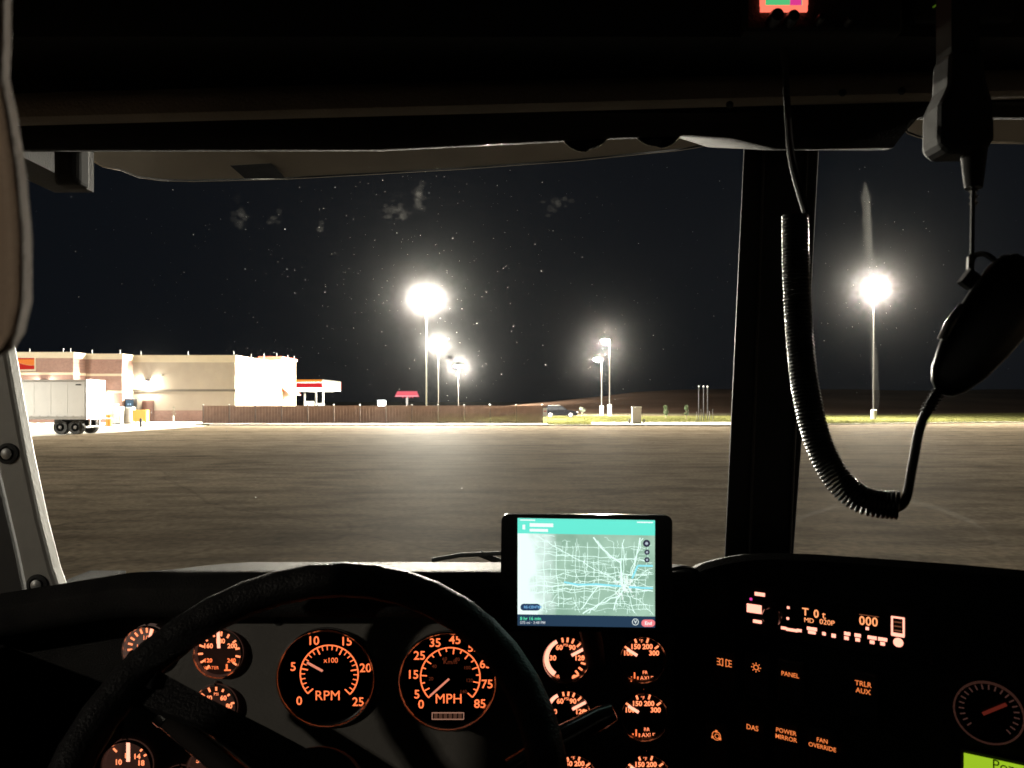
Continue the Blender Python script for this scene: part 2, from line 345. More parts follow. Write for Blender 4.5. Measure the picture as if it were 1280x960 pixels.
for xx, y in ((-34.8, 110), (-33, 110), (-32.6, 114), (-32.4, 116.6)):
    MB().box(xx - .03, xx + .03, y, y + .06, 8.7, 9.2).build('lightning_rod', M_galv, bld)
M_door = pm('brown_door', (.13, .06, .045), .5, var=.1)
d = MB().box(-43.75, -42.55, CY - .09, CY - .0, .02, 2.45).build('service_door', M_door, bld, bevel=.01)
MB().box(-43.85, -42.45, CY - .06, CY + .01, .01, 2.55).build('door_frame', M_door, d)
MB().box(-42.75, -42.69, CY - .15, CY - .09, 1.0, 1.2).build('handle', M_galv, d)
def wall_pack(x, y, z, s, name='wall_light'):
    h = MB().prism([(x - .25, y, z - .15), (x - .25, y - .28, z - .1), (x - .25, y - .22, z + .2), (x - .25, y, z + .22)], (.5, 0, 0)).build(name, M_gun, bld)
    MB().prism([(x - .22, y - .02, z - .16), (x - .22, y - .2, z - .3), (x - .22, y - .285, z - .12)], (.44, 0, 0)).build('lens', glow('wall_lens_%d' % s, (1, .92, .74), s, True), h)
wall_pack(-43.2, CY, 4.85, 9000)
wall_pack(-52.5, AY, 4.6, 7000); wall_pack(-47.2, BY, 3.1, 5000); wall_pack(-60, AY, 4.6, 7000)
for yy in (96, 101.5, 107):               # added lights, none seen here, to whiten the side wall
    h_ = MB().box(cx1 + .03, cx1 + .9, yy - .15, yy + .15, 6.3, 6.45).build('wall_light', M_gun, bld)
    MB().box(cx1 + .2, cx1 + .85, yy - .12, yy + .12, 6.24, 6.298).build('lens', glow('added_wall_lens', (1, .92, .74), 1500, True), h_)
MB().box(-41.6, -41.35, CY - .35, CY, 5.45, 5.6).build('camera_box', M_white, bld)
# lit sign with orange sky and red waves
sy = AY - .3; s0, s1, sz0, sz1 = X_(9, sy), X_(43, sy), Z_(464, sy), Z_(447.5, sy)
sgn = MB().box(s0, s1, sy, AY - .04, sz0, sz1).build('wall_sign', glow('sign_cream', (1, .8, .5), .9), bld)
def wave(lo, hi, c, nm, mat):
    m = MB(); n = 16
    for i in range(n):
        a, b = i / n, (i + 1) / n; g = lambda q, t: sz0 + (sz1 - sz0) * q(t)
        m.add([(s0 + (s1 - s0) * a, sy - c, g(lo, a)), (s0 + (s1 - s0) * b, sy - c, g(lo, b)), (s0 + (s1 - s0) * b, sy - c, g(hi, b)), (s0 + (s1 - s0) * a, sy - c, g(hi, a))], [(0, 1, 2, 3)])
    m.build(nm, mat, sgn)
wave(lambda t: .1 + .05 * t, lambda t: .68 - .22 * t + .06 * math.sin(6 * t), .012, 'red_wave', glow('sign_red_lit', (.62, .03, .02), 1.0))
wave(lambda t: .69 - .22 * t + .06 * math.sin(6 * t), lambda t: .9, .01, 'orange_sky', glow('sign_orange', (1, .27, .05), .95))
wave(lambda t: .9, lambda t: 1.0, .011, 'red_edge', glow('sign_red_lit', (.62, .03, .02), 1.0))

# ------------------------------------------------ things standing by the building
def freezer(x, y, w_, h_, lab, cap):
    t = thing('ice_freezer', (x, y, .01), lab, 'freezer', 'freezers by the wall')
    MB().box(x - w_ / 2, x + w_ / 2, y, y + .9, .08, h_).build('cabinet', M_white, t, bevel=.03)
    for k in (-1, 1):
        dd = MB().box(x + k * w_ / 4 - w_ / 4 + .06, x + k * w_ / 4 + w_ / 4 - .06, y - .05, y - .002, .25, h_ - .35).build('door', M_white, t, bevel=.01)
        MB().box(x - k * .09 - .02, x - k * .09 + .02, y - .1, y - .05, .7, 1.1).build('handle', M_galv, dd)
    MB().box(x - w_ / 2 + .05, x + w_ / 2 - .05, y + .05, y + .85, .0, .08).build('plinth', M_rub, t)
    if cap: MB().box(x - .3, x + .3, y + .2, y + .7, h_, h_ + .35).build('top_unit', M_white, t, bevel=.02)
freezer(X_(141, 84), 84, 1.6, 1.85, 'white ice freezer with a box on top, beside the orange drum', True)
freezer(X_(156, 85), 85, 1.5, 1.8, 'white ice freezer without a top box, beside the vending machine', False)
vx = X_(161.5, 91); vm = thing('vending_machine', (vx, 91, .01), 'dark vending machine with blue-grey lit front against the brick return', 'machine')
MB().box(vx - .5, vx + .5, 91, 91.9, .01, 2.75).build('cabinet', M_gun, vm, bevel=.03)
MB().box(vx - .4, vx + .48, 90.97, 90.999, 1.5, 2.65).build('front_panel', glow('vend_front', (.12, .19, .26), 1.0), vm)
for k in (-.1, .16): MB().box(vx + k - .07, vx + k + .07, 90.95, 90.968, 2.0, 2.2).build('lit_label', glow('vend_lbl', (.5, .7, .9), 1.3), vm)
yx = X_(174, 84); yc = thing('propane_cage', (yx, 84, .01), 'yellow-orange metal cage cabinet on dark legs by the service door', 'cabinet')
M_yel = pm('yellow_paint', (.75, .42, .06), .5, var=.08)
MB().box(yx - .75, yx + .75, 84, 84.7, .25, 1.5).build('cabinet', M_yel, yc, bevel=.02)
for k in range(9): MB().box(yx - .7 + .17 * k, yx - .66 + .17 * k, 83.97, 83.998, .3, 1.45).build('bar', M_yel, yc)
for sx in (-.7, .64):
    for yy in (84.02, 84.6): MB().box(yx + sx, yx + sx + .06, yy, yy + .06, 0, .25).build('leg', M_rub, yc)
dx = X_(136, 76); dm = thing('traffic_drum', (dx, 76, .01), 'orange traffic drum standing behind the trailer doors', 'barrel')
fr = Fr((dx, 76, .01), (1, 0, 0), (0, 1, 0), (0, 0, 1))
MB().lathe(fr, [(.32, .05), (.3, .55), (.27, .56), (.25, 1.1), (.08, 1.12)], 20).build('body', pm('orange_plastic', (.8, .22, .02), .5), dm, True)
for z in (.3, .7): MB().lathe(fr, [(.322 - z * .055, z), (.318 - z * .055, z + .14)], 20).build('reflective_band', M_white, dm, True)
MB().lathe(fr, [(.4, 0), (.4, .05), (.3, .06)], 20).build('base', M_rub, dm)
bx = X_(176, 73.4); bo = thing('bollard', (bx, 73.4, 0), 'short dark bollard at the edge of the concrete apron', 'bollard')
MB().lathe(Fr((bx, 73.4, 0), (1, 0, 0), (0, 1, 0), (0, 0, 1)), [(.11, -.02), (.11, .75), (.09, .82), (.03, .85)], 14).build('post', M_rub, bo, True)
MB().lathe(Fr((bx, 73.4, 0), (1, 0, 0), (0, 1, 0), (0, 0, 1)), [(.16, .0), (.16, .03), (.11, .04)], 14).build('base_plate', M_galv, bo)

# ------------------------------------------------ saplings and shrubs
M_bark = pm('bark', (.12, .09, .06), .9, var=.3, scale=20)
M_leaf = pm('leaf_green', (.055, .085, .03), .7, var=.4, scale=5)
M_leaf2 = pm('leaf_grey', (.12, .14, .1), .7, var=.3, scale=5)
def shrub(name, x, y, z, h, wd, n, mat, lab, cat, trunk=True, group=None, seed=1, leaf=.09, guard=False):
    rg = random.Random(seed); t = thing(name, (x, y, z), lab, cat, group)
    m = MB(); tips = []
    m.tube([(x, y, z - .05), (x + .02, y, z + h * .5), (x, y + .02, z + h * .92)], [.045, .03, .01], 6)
    for k in range(14):
        zz = z + h * rg.uniform(.2, .9); a = rg.random() * 6.28; l = wd * rg.uniform(.5, 1) * (1.15 - (zz - z) / h)
        e = Vector((x + l * math.cos(a), y + l * math.sin(a), zz + l * .8)); tips.append((Vector((x, y, zz)), e)); m.tube([(x, y, zz), (x * .5 + e.x * .5, y * .5 + e.y * .5, zz + l * .3), e], [.016, .011, .005], 4)
    m.build('trunk', M_bark, t)
    if n:
        c = MB()
        for k in range(n):
            p0, e = rg.choice(tips); q = p0.lerp(e, rg.uniform(.3, 1.05)) + Vector((rg.gauss(0, .07), rg.gauss(0, .07), rg.gauss(0, .07)))
            d1 = Vector((rg.gauss(0, 1), rg.gauss(0, 1), rg.gauss(0, 1))).normalized() * leaf * rg.uniform(.6, 1.3); d2 = d1.cross(Vector((rg.gauss(0, 1), rg.gauss(0, 1), rg.gauss(0, 1)))).normalized() * leaf * .4
            c.add([q - d1 * .5, q + d2, q + d1 * .6, q - d2], [(0, 1, 2, 3)])
        c.build('crown', mat, t)
    if guard: MB().lathe(Fr((x, y, z), (1, 0, 0), (0, 1, 0), (0, 0, 1)), [(.09, 0), (.08, .75), (.06, .76)], 10).build('trunk_guard', M_white, t, True)
shrub('sapling', X_(217, 91), 91, .01, 1.9, .55, 90, M_leaf2, 'bare young sapling with white trunk guard before the brick wainscot', 'tree', seed=2, guard=True)
shrub('conifer_shrub', X_(832, 104), 104, .13, 1.95, .42, 900, M_leaf, 'slender young evergreen on the grass, left of the squarer one', 'shrub', group='young evergreens', seed=3)
shrub('conifer_shrub', X_(858, 99), 99, .13, 1.9, .38, 1100, M_leaf, 'squarer young evergreen between the slender one and the dark posts', 'shrub', group='young evergreens', seed=4)
shrub('round_bush', X_(727, 116), 116, .13, 1.5, .75, 1000, M_leaf2, 'grey-green rounded bush just right of the dark car', 'shrub', seed=6, leaf=.12)

# ------------------------------------------------ utility cabinet, posts, stakes on the pad
ux = X_(796, 80); uc = thing('utility_cabinet', (ux, 80, .15), 'tall sand-coloured utility cabinet on the concrete pad', 'cabinet')
M_sand = pm('sand_paint', (.5, .46, .38), .6, var=.05)
MB().box(ux - .45, ux + .45, 80, 80.6, .22, 1.78).build('body', M_sand, uc, bevel=.02)
MB().box(ux - .5, ux + .5, 79.95, 80.65, 1.78, 1.86).build('lid', M_sand, uc, bevel=.02)
dd = MB().box(ux - .38, ux + .38, 79.97, 79.998, .35, 1.65).build('door', M_sand, uc)
MB().box(ux + .26, ux + .31, 79.94, 79.97, .9, 1.1).build('handle', M_galv, dd)
MB().box(ux - .52, ux + .52, 79.94, 80.66, .13, .22).build('plinth', M_conc, uc)
for k in (-1, 1):
    MB().lathe(Fr((ux + k * .75, 80.1, .14), (1, 0, 0), (0, 1, 0), (0, 0, 1)), [(.1, 0), (.1, .45), (.02, .52)], 10).build('guard_stub', M_dk, uc, True)
for k, u in enumerate((873.5, 879.5, 884.5)):
    y = 93 + k * .8; x = X_(u, y); t = thing('standing_post', (x, y, .12), 'one of three tall thin dark posts with pale caps on the verge', 'post', 'three thin tall posts')
    MB().lathe(Fr((x, y, .1), (1, 0, 0), (0, 1, 0), (0, 0, 1)), [(.05, 0), (.05, 4.05)], 10).build('shaft', M_gun, t, True)
    MB().lathe(Fr((x, y, 4.14), (1, 0, 0), (0, 1, 0), (0, 0, 1)), [(.09, 0), (.09, .12), (.03, .17)], 10).build('cap', M_galv, t, True)
for k, u in enumerate((871, 876.5, 887, 891)):
    y = 90 + .4 * k; x = X_(u, y); t = thing('marker_stake', (x, y, .12), 'short thin dark stake at the foot of the tall posts', 'stake', 'short stakes by the posts')
    MB().box(x - .025, x + .025, y - .025, y + .025, .1, 1.2 + .25 * (k % 2)).build('shaft', M_gun, t)
    MB().box(x - .04, x + .04, y - .04, y + .04, 1.2 + .25 * (k % 2), 1.26 + .25 * (k % 2)).build('tip', M_gun, t)
# drain cover at the kerb
dcx = X_(642, 78.4); dc = thing('storm_drain', (dcx, 78.2, .0), 'pale concrete storm drain inlet in the kerb below the fence', 'drain')
MB().box(dcx - 1.1, dcx + 1.1, 77.4, 78.7, .0, .16).build('inlet_box', M_white, dc, bevel=.03)
MB().box(dcx - .8, dcx + .8, 77.37, 77.398, .02, .09).build('throat', M_rub, dc)

# ================================================================== CANOPY AND FAR SIGNS
cn = thing('fuel_canopy', (-32, 138, 0), 'red and yellow striped fuel canopy lit from below behind the building', 'canopy')
cY0, cY1 = 132.0, 146.0; cX1 = X_(403, cY0); cX0 = cX1 - 12
zb, zt2 = Z_(488, cY0), Z_(474.5, cY0)
M_cw = pm('canopy_white', (.8, .78, .72), .5)
MB().box(cX0, cX1, cY0, cY1, zb, zt2).build('roof_slab', M_cw, cn)
MB().box(cX0 - .02, cX1 - .01, cY0 - .06, cY0 - .003, zb + .5, zb + .5 + (zt2 - zb) * .42).build('red_fascia', glow('canopy_red', (.75, .02, .03), 1.0), cn)
m = MB(); m.prism([(cX0, cY0 - .05, zt2), (cX0, cY0 - .05, zb + 1.27), (cX1 - .01, cY0 - .05, zb + 1.45), (cX1 - .01, cY0 - .05, zt2)], (0, .045, 0)); m.build('orange_fascia', glow('canopy_orange', (1, .32, .04), 1.0), cn)
MB().box(cX1 + .003, cX1 + .06, cY0, cY1, zb + .3, zt2).build('lit_white_fascia', glow('canopy_lit_white', (1, .9, .72), 1.6), cn)  # emission puts the light falling on this end into its colour
MB().box(cX1 + .003, cX1 + .07, cY1 - .0, cY1 + .4, zb + .3, zt2 - .05).build('red_corner', glow('canopy_red', (.75, .02, .03), 1.0), cn)
for i in range(4):
    for j in range(3):
        MB().box(cX0 + 1 + i * 3, cX0 + 2.2 + i * 3, cY0 + 1.5 + j * 4.5, cY0 + 2.7 + j * 4.5, zb - .06, zb - .002).build('soffit_light', glow('soffit', LW, 14, True), cn)
for u, y in ((381, 134), (404, 134), (395, 144)):
    x = X_(u, y); MB().box(x - .13, x + .13, y - .13, y + .13, -.02, zb).build('column', M_galv, cn)
for u, wd, lab in ((386.5, 12, 'larger bright lit pump top peeking over the fence under the canopy'), (401.5, 8, 'smaller bright lit pump top peeking over the fence under the canopy')):
    y = 133.2; x = X_(u, y); t = thing('fuel_pump', (x, y, 0), lab, 'fuel pump', 'pumps under the canopy'); hw = wd / 2 / F * y
    MB().box(x - hw * .8, x + hw * .8, y - .3, y + .3, -.02, 1.7).build('body', M_cw, t, bevel=.03)
    MB().box(x - hw, x + hw, y - .35, y + .35, 1.7, Z_(501.5 if wd > 10 else 504, y)).build('lit_topper', glow('topper', (1, .93, .75), 2.4), t, bevel=.1)
y = 150.0; x = X_(477, y); t = thing('lit_sign', (x, y, 0), 'small glaring white box sign just above the fence', 'sign')
MB().box(x - .75, x + .75, y, y + .3, Z_(509, y), Z_(500.5, y)).build('lit_face', glow('whitesign', (1, 1, 1), 14, True), t, bevel=.1)
for k in (-.5, .5): MB().box(x + k - .06, x + k + .06, y + .1, y + .2, -.02, Z_(509, y)).build('leg', M_gun, t)
y = 200.0; x = X_(508.5, y); t = thing('roof_sign', (x, y, 0), 'pinkish red lit trapezoid roof sign far beyond the fence', 'sign')
z1, z0 = Z_(489, y), Z_(496, y)
MB().prism([(x - 3.1, y, z0), (x + 3.1, y, z0), (x + 2.5, y, z1), (x - 2.4, y, z1)], (0, .6, 0)).build('lit_face', glow('redsign', (.95, .13, .18), 1.0), t)
MB().box(x - 2.9, x + 2.9, y - .05, y - .003, z0 + .08, z0 + .3).build('lower_stripe', glow('redsign2', (1, .45, .5), 1.2), t)
MB().box(x - .25, x + .25, y + .1, y + .5, -.02, z0).build('pylon', M_gun, t)
for k in (-1.2, -.3, .6, 1.3): MB().box(x + k, x + k + .35, y - .03, y - .004, z0 - .25, z0 - .03).build('hanging_tag', glow('redsign', (.95, .13, .18), 1.0), t)

# ================================================================== PARKED CAR
def car():
    y = 112.0; x0, x1 = X_(680.5, y), X_(722, y); z = .13; L = x1 - x0; k = L / 4.75
    t = thing('parked_car', ((x0 + x1) / 2, y, z), 'dark sport utility car parked on the grass at the fence end', 'car')
    W = 1.82; M_car = pm('black_car_paint', (.004, .0042, .005), .6, spec=0); M_gl = pm('car_glass', (.012, .013, .015), .4, spec=.05)
    def pr(pts, y0, d, nm, mat, par, bev=0.0): return MB().prism([(x0 + a * k, y + y0, z + b * k) for a, b in pts], (0, d, 0)).build(nm, mat, par, bevel=bev)
    body = pr([(.05, .35), (.0, .75), (.08, 1.02), (.25, 1.08), (3.25, 1.08), (3.9, 1.02), (4.5, .9), (4.72, .72), (4.75, .45), (4.65, .3), (4.2, .28), (.5, .28)], 0, W, 'body', M_car, t, .05)
    pr([(.15, 1.07), (.32, 1.55), (.5, 1.68), (2.2, 1.7), (2.5, 1.66), (3.3, 1.07)], .08, W - .16, 'cabin', M_car, t, .05)
    for pts in (((.3, 1.1), (.42, 1.5), (1.05, 1.55), (1.05, 1.1)), ((1.13, 1.1), (1.13, 1.56), (1.95, 1.57), (1.95, 1.1)), ((2.03, 1.1), (2.03, 1.57), (2.42, 1.56), (3.05, 1.1))):
        pr(pts, .068, .008, 'window', M_gl, t)
    MB().prism([(x0 + 3.27 * k, y + .2, z + 1.1 * k), (x0 + 2.56 * k, y + .24, z + 1.62 * k), (x0 + 2.56 * k, y + W - .24, z + 1.62 * k), (x0 + 3.27 * k, y + W - .2, z + 1.1 * k)], (.02, 0, .02)).build('windshield', M_gl, t)
    for a in (.85, 3.75):
        for sd in (0, 1):
            c = (x0 + a * k, y + (.0 if sd == 0 else W), z + .35 * k); fr = Fr(c, (1, 0, 0), (0, 0, 1), (0, -1 if sd == 0 else 1, 0))
            wl = MB().lathe(fr, [(.2, -.2), (.35 * k, -.2), (.37 * k, -.1), (.35 * k, .02), (.24 * k, .03)], 20).build('wheel', M_rub, t, True)
            MB().lathe(fr, [(.24 * k, .025), (.22 * k, .04), (.05, .05)], 16).build('rim', pm('alloy', (.7, .7, .7), .3, .4), wl, True)
    for yy in (y + .15, y + W - .5): MB().box(x0 + 4.62 * k, x0 + 4.77 * k, yy, yy + .35, z + .68 * k, z + .84 * k).build('headlight', pm('headlight', (.8, .8, .8), .2), t)
    for yy in (y + .05, y + W - .3): MB().box(x0 - .02, x0 + .1, yy, yy + .25, z + .85 * k, z + 1.05 * k).build('tail_light', pm('taillight', (.5, .03, .03), .3), t)
    for yy in (y + .2, y + W - .2): MB().box(x0 + .6 * k, x0 + 2.3 * k, yy - .02, yy + .02, z + 1.72 * k, z + 1.76 * k).build('roof_rail', M_galv, t)
    for a in (1.85, 2.9): MB().box(x0 + a * k - .1, x0 + a * k + .1, y - .03, y - .002, z + .93 * k, z + .97 * k).build('door_handle', M_chrome, body)
car()

# ================================================================== TRAILER
def trailer():
    y0, y1 = 57.0, 59.6; xr = X_(107.5, y0); L = 16.0; xl = xr - L; zb, zt = Z_(524, y0), Z_(474.5, y0)
    t = thing('box_trailer', (xr - 8, 58.3, 0), 'white box trailer backed by the building with an orange oval on its rear doors', 'trailer')
    M_tw = pm('trailer_white', (.74, .74, .74), .4, var=.05, scale=.6); M_al = pm('aluminium_rail', (.55, .55, .55), .35, .7)
    MB().box(xl, xr - .08, y0 + .02, y1 - .02, zb, zt - .03).build('box_body', M_tw, t)
    n = 13; pwid = (L - .1) / n
    for i in range(n):
        a = xl + i * pwid; MB().box(a + .01, a + pwid - .01, y0, y0 + .018, zb + .2, zt - .14).build('side_panel', M_tw, t)
    MB().box(xl, xr, y0 - .03, y0 + .019, zt - .14, zt).build('top_rail', M_al, t)
    sr = MB().box(xl, xr, y0 - .03, y0 + .019, zb - .02, zb + .19).build('side_rail', M_al, t)
    for i in range(26):
        a = xl + .4 + i * .61; MB().box(a, a + .1, y0 - .045, y0 - .031, zb + .16, zb + .26).build('rail_bracket', M_al, sr)
    # small maker's plate
    MB().box(xr - .75, xr - .35, y0 - .012, y0 - .002, zt - .42, zt - .32).build('maker_plate', M_gun, t)
    fx = xr
    f = MB(); f.box(fx - .08, fx + .04, y0 - .02, y0 + .12, zb - .05, zt + .01); f.box(fx - .08, fx + .04, y1 - .12, y1 + .02, zb - .05, zt + .01); f.box(fx - .08, fx + .04, y0 + .12, y1 - .12, zt - .15, zt + .01); f.box(fx - .08, fx + .04, y0 + .12, y1 - .12, zb - .05, zb + .08)
    f.build('rear_frame', M_al, t)
    M_rd = pm('rear_door_white', (.82, .82, .8), .45, var=.03)
    ym = (y0 + y1) / 2
    for a, b in ((y0 + .13, ym - .01), (ym + .01, y1 - .13)):
        d = MB().box(fx - .06, fx + .01, a, b, zb + .09, zt - .16).build('rear_door', M_rd, t)
        for q in (.3, .6): 
            yy = a + (b - a) * q; MB().box(fx + .012, fx + .04, yy - .015, yy + .015, zb + .12, zt - .2).build('lock_rod', M_al, d)
    # orange oval with letters
    fr = Fr((fx + .045, ym, zb + (zt - zb) * .68), (0, 1, 0), (0, 0, 1), (1, 0, 0))
    ring = MB(); n = 28
    for i in range(n):
        p, q = 2 * math.pi * i / n, 2 * math.pi * (i + 1) / n
        ring.add([fr(0, 0, 0), fr(.62 * math.cos(p), .28 * math.sin(p)), fr(.62 * math.cos(q), .28 * math.sin(q))], [(0, 1, 2)])
    ov = ring.build('oval_emblem', pm('emblem_orange', (.75, .3, .16), .5), t)
    for k in (-.3, 0, .3): MB().fbox(fr.at(k, 0, .004), .2, .26, .004).build('emblem_mark', pm('emblem_red', (.55, .12, .08), .5), ov)
    # running gear
    for u in (74, 93):
        xx = X_(u, y0)
        ax = MB().box(xx - .07, xx + .07, y0 + .1, y1 - .1, .45, .6).build('axle', M_gun, t)
        for sd, yy in ((-1, y0 + .12), (1, y1 - .12)):
            fr = Fr((xx, yy, .53), (1, 0, 0), (0, 0, 1), (0, sd, 0))
            wl = MB().lathe(fr, [(.3, -.5), (.5, -.5), (.53, -.42), (.53, -.28), (.47, -.25), (.53, -.22), (.53, -.06), (.5, .02), (.3, .0)], 28).build('wheel', M_rub, t, True)
            MB().lathe(fr, [(.3, .0), (.28, -.08), (.14, -.1), (.13, .03), (.03, .04)], 20).build('rim', pm('steel_rim', (.18, .18, .18), .5, .5), wl, True)
    MB().box(X_(60, y0), X_(104, y0), y0 + .75, y0 + .9, .6, zb).build('bogie_frame', M_gun, t)
    MB().box(X_(60, y0), X_(104, y0), y1 - .9, y1 - .75, .6, zb).build('bogie_frame', M_gun, t)
    bp = MB(); bp.box(fx - .15, fx - .02, y0 + .1, y1 - .1, .5, .62)
    for yy in (y0 + .6, y1 - .7): bp.box(fx - .14, fx - .03, yy, yy + .1, .6, zb - .04)
    bp.build('underride_bar', M_al, t)
    for yy in (y0 + .05, y1 - .75): MB().box(fx - .55, fx - .52, yy, yy + .7, .25, zb - .05).build('mud_flap', M_rub, t)
    for yy in (y0 + .15, y1 - .5): MB().box(fx + .04, fx + .06, yy, yy + .35, zb - .04, zb + .04).build('tail_light', pm('taillight', (.5, .03, .03), .3), t)
    for xx in (xl + 3.6,):
        for yy in (y0 + .35, y1 - .5):
            lg = MB().box(xx, xx + .14, yy, yy + .14, .1, zb).build('landing_leg', M_al, t); MB().box(xx - .1, xx + .24, yy - .08, yy + .22, 0, .1).build('foot', M_al, lg)
    MB().box(xl + 6, xl + 9.5, y0 + .1, y0 + .16, .75, zb).build('side_skirt', M_tw, t)
    MB().box(xl + .1, xl + 1.2, y0 + .4, y1 - .4, .0, zb).build('nose_support', M_gun, t)
trailer()
# ================================================================== TRUCK CAB
E_ = EYE
cab = thing('truck_cab', (.4, .5, 1.0), 'dark truck cab interior with lit orange gauges and split windshield', 'truck')
SH = .0266                                   # the overhead shelf climbs a little to the right
def hp(x, Y, v): return Vector((x, Y, Z_(v, Y) + SH * x))
# ---- shell
m = MB()
m.box(-.66, 1.5, -1.3, 1.34, E_ - 1.45, E_ - 1.4)            # floor
m.box(-.66, 1.5, -1.34, -1.28, E_ - 1.4, E_ + .52)           # back
m.box(-.66, 1.5, 1.30, 1.34, E_ - 1.4, E_ - .34)             # firewall
for x0, x1 in ((-.70, -.64), (1.46, 1.52)):
    m.box(x0, x1, -1.3, 1.3, E_ - 1.4, E_ - .28); m.box(x0, x1, -1.3, 1.2, E_ + .32, E_ + .52)
    m.box(x0, x1, -1.3, .36 if x0 < 0 else -.25, E_ - .28, E_ + .32)  # driver side wall reaches forward to keep outside light off the pod
m.build('cab_body', M_black, cab)
MB().box(-.7, 1.52, -1.34, 1.25, E_ + .52, E_ + .56).build('roof', M_black, cab)
M_pil = pm('pillar_black', (.018, .018, .018), .55, var=.2, scale=20)
MB().prism([P(-260, 780, 1.05), P(8, 780, 1.05), P(-32, 150, 1.05), P(-260, 150, 1.05)], (-.12, .2, 0)).build('pillar', M_pil, cab)
MB().prism([Vector((1.36, 1.05, E_ - .35)), Vector((1.5, 1.05, E_ - .35)), Vector((1.5, .95, E_ + .4)), Vector((1.36, .95, E_ + .4))], (0, .2, 0)).build('pillar', M_pil, cab)
M_hdr = pm('header_cloth', (.012, .011, .011), .85, var=.25, scale=30, bump=.25, bscale=400, spec=.15)
# ---- overhead header and shelf
x0, x1 = -.66, 1.48
m = MB(); secs = []
for x, vb in ((x0, 190), (-.15, 189), (.0, 181), (.1, 175), (.2, 171), (.25, 175), (.3, 188), (.43, 188), (.45, 150), (x1, 148)):
    secs.append([Vector((x, Y, Z_(v, Y))) for Y, v in ((1.22, vb - 40), (1.20, vb - 4), (.905, vb), (.885, vb - 3), (.865, vb - 18), (.84, min(141, vb - 22)), (.84, 70), (1.2, 60))])
m.rings(secs); m.build('header_panel', M_hdr, cab, True, autosm=60)
m = MB(); m.rings([[hp(x, Y, v) for Y, v in ((.838, 141), (.80, 137), (.79, 130), (.79, 112), (.80, 105), (.838, 100))] for x in (x0, -.2, .3, .8, x1)]); m.build('shelf_lip', pm('brown_vinyl', (.34, .29, .24), .6, var=.15, scale=12, bump=.3, bscale=300), cab, True, autosm=60)
for u, v in ((912, 131), (1053, 116), (1127, 114)):
    MB().lathe(Fr(P(u, v, .789)), [(.004, 0), (.0035, .0015), (.001, .002)], 10).build('screw', M_gun, cab)
MB().box(x0, x1, .735, .835, E_ + .342, E_ + .52).build('overhead_console', M_black, cab)
# ---- little overhead devices
def knob(fr, r, d, par, mat=M_rub): return MB().lathe(fr, [(r, 0), (r, d * .75), (r * .85, d), (r * .1, d)], 18).build('knob', mat, par, True)
cbY = .722
cb = thing('cb_radio', P(990, 40, cbY), 'radio set in the overhead console with a red framed green display', 'radio')
MB().box(X_(930, cbY), X_(1130, cbY), cbY, .82, Z_(40, cbY), Z_(-70, cbY)).build('housing', M_black, cb, bevel=.004)
fr = Fr(P(979, 0, cbY))
m = MB(); k = cbY / F
for a, b, w_, h_ in ((0, -12 * k, 58 * k, 7 * k), (0, 22 * k, 58 * k, 7 * k), (-26.5 * k, 5 * k, 6 * k, 26.5 * k), (26.5 * k, 5 * k, 6 * k, 26.5 * k)): m.fbox(fr.at(a, b), w_, h_, .003)
m.build('display_frame', glow('cb_red', (1.0, .16, .1), 1.5), cb)
ds = MB().fbox(fr.at(0, 4 * k, -.001), 48 * k, 26 * k, .002).build('display', glow('cb_green', (.1, .6, .22), .9), cb)
MB().fbox(fr.at(15 * k, 2 * k, .001), 14 * k, 20 * k, .001).build('display_patch', glow('cb_mag', (.8, .05, .3), .9), ds)
for u, v, r in ((966, 27, 9), (986, 28, 8), (1021, 29, 5), (1056, 30, 5)): knob(Fr(P(u, v, cbY)), r * k, .014, cb, M_gun)
gd = thing('scanner_unit', P(1180, 20, cbY), 'dark overhead unit with a dim green indicator right of the radio', 'radio')
MB().box(X_(1140, cbY), X_(1270, cbY), cbY, .82, Z_(26, cbY), Z_(-70, cbY)).build('housing', M_black, gd, bevel=.004)
MB().fbox(Fr(P(1181, -1, cbY)).rot(.6), 7 * k, 2.5 * k, .001).build('indicator', glow('green_led', (.25, .7, .02), .5), gd)
MB().fbox(Fr(P(1168, 8, cbY)).rot(.6), 5 * k, 2 * k, .001).build('indicator', glow('green_led2', (.15, .3, .02), .25), gd)
MB().fbox(Fr(P(8, 0, .75)), 22 * .75 / F, 14 * .75 / F, .004).build('indicator_lamp', glow('amber_ind', (.35, .06, .015), .6), cab)
hb = MB().fbox(Fr(P(97, 209, .98)), 32 * .98 / F, 56 * .98 / F, .03, .006).build('header_bracket', M_rub, cab, bevel=.004)
MB().fbox(Fr(P(97, 186, .98)), 18 * .98 / F, 50 * .98 / F, .02).build('bracket_stem', M_rub, hb)
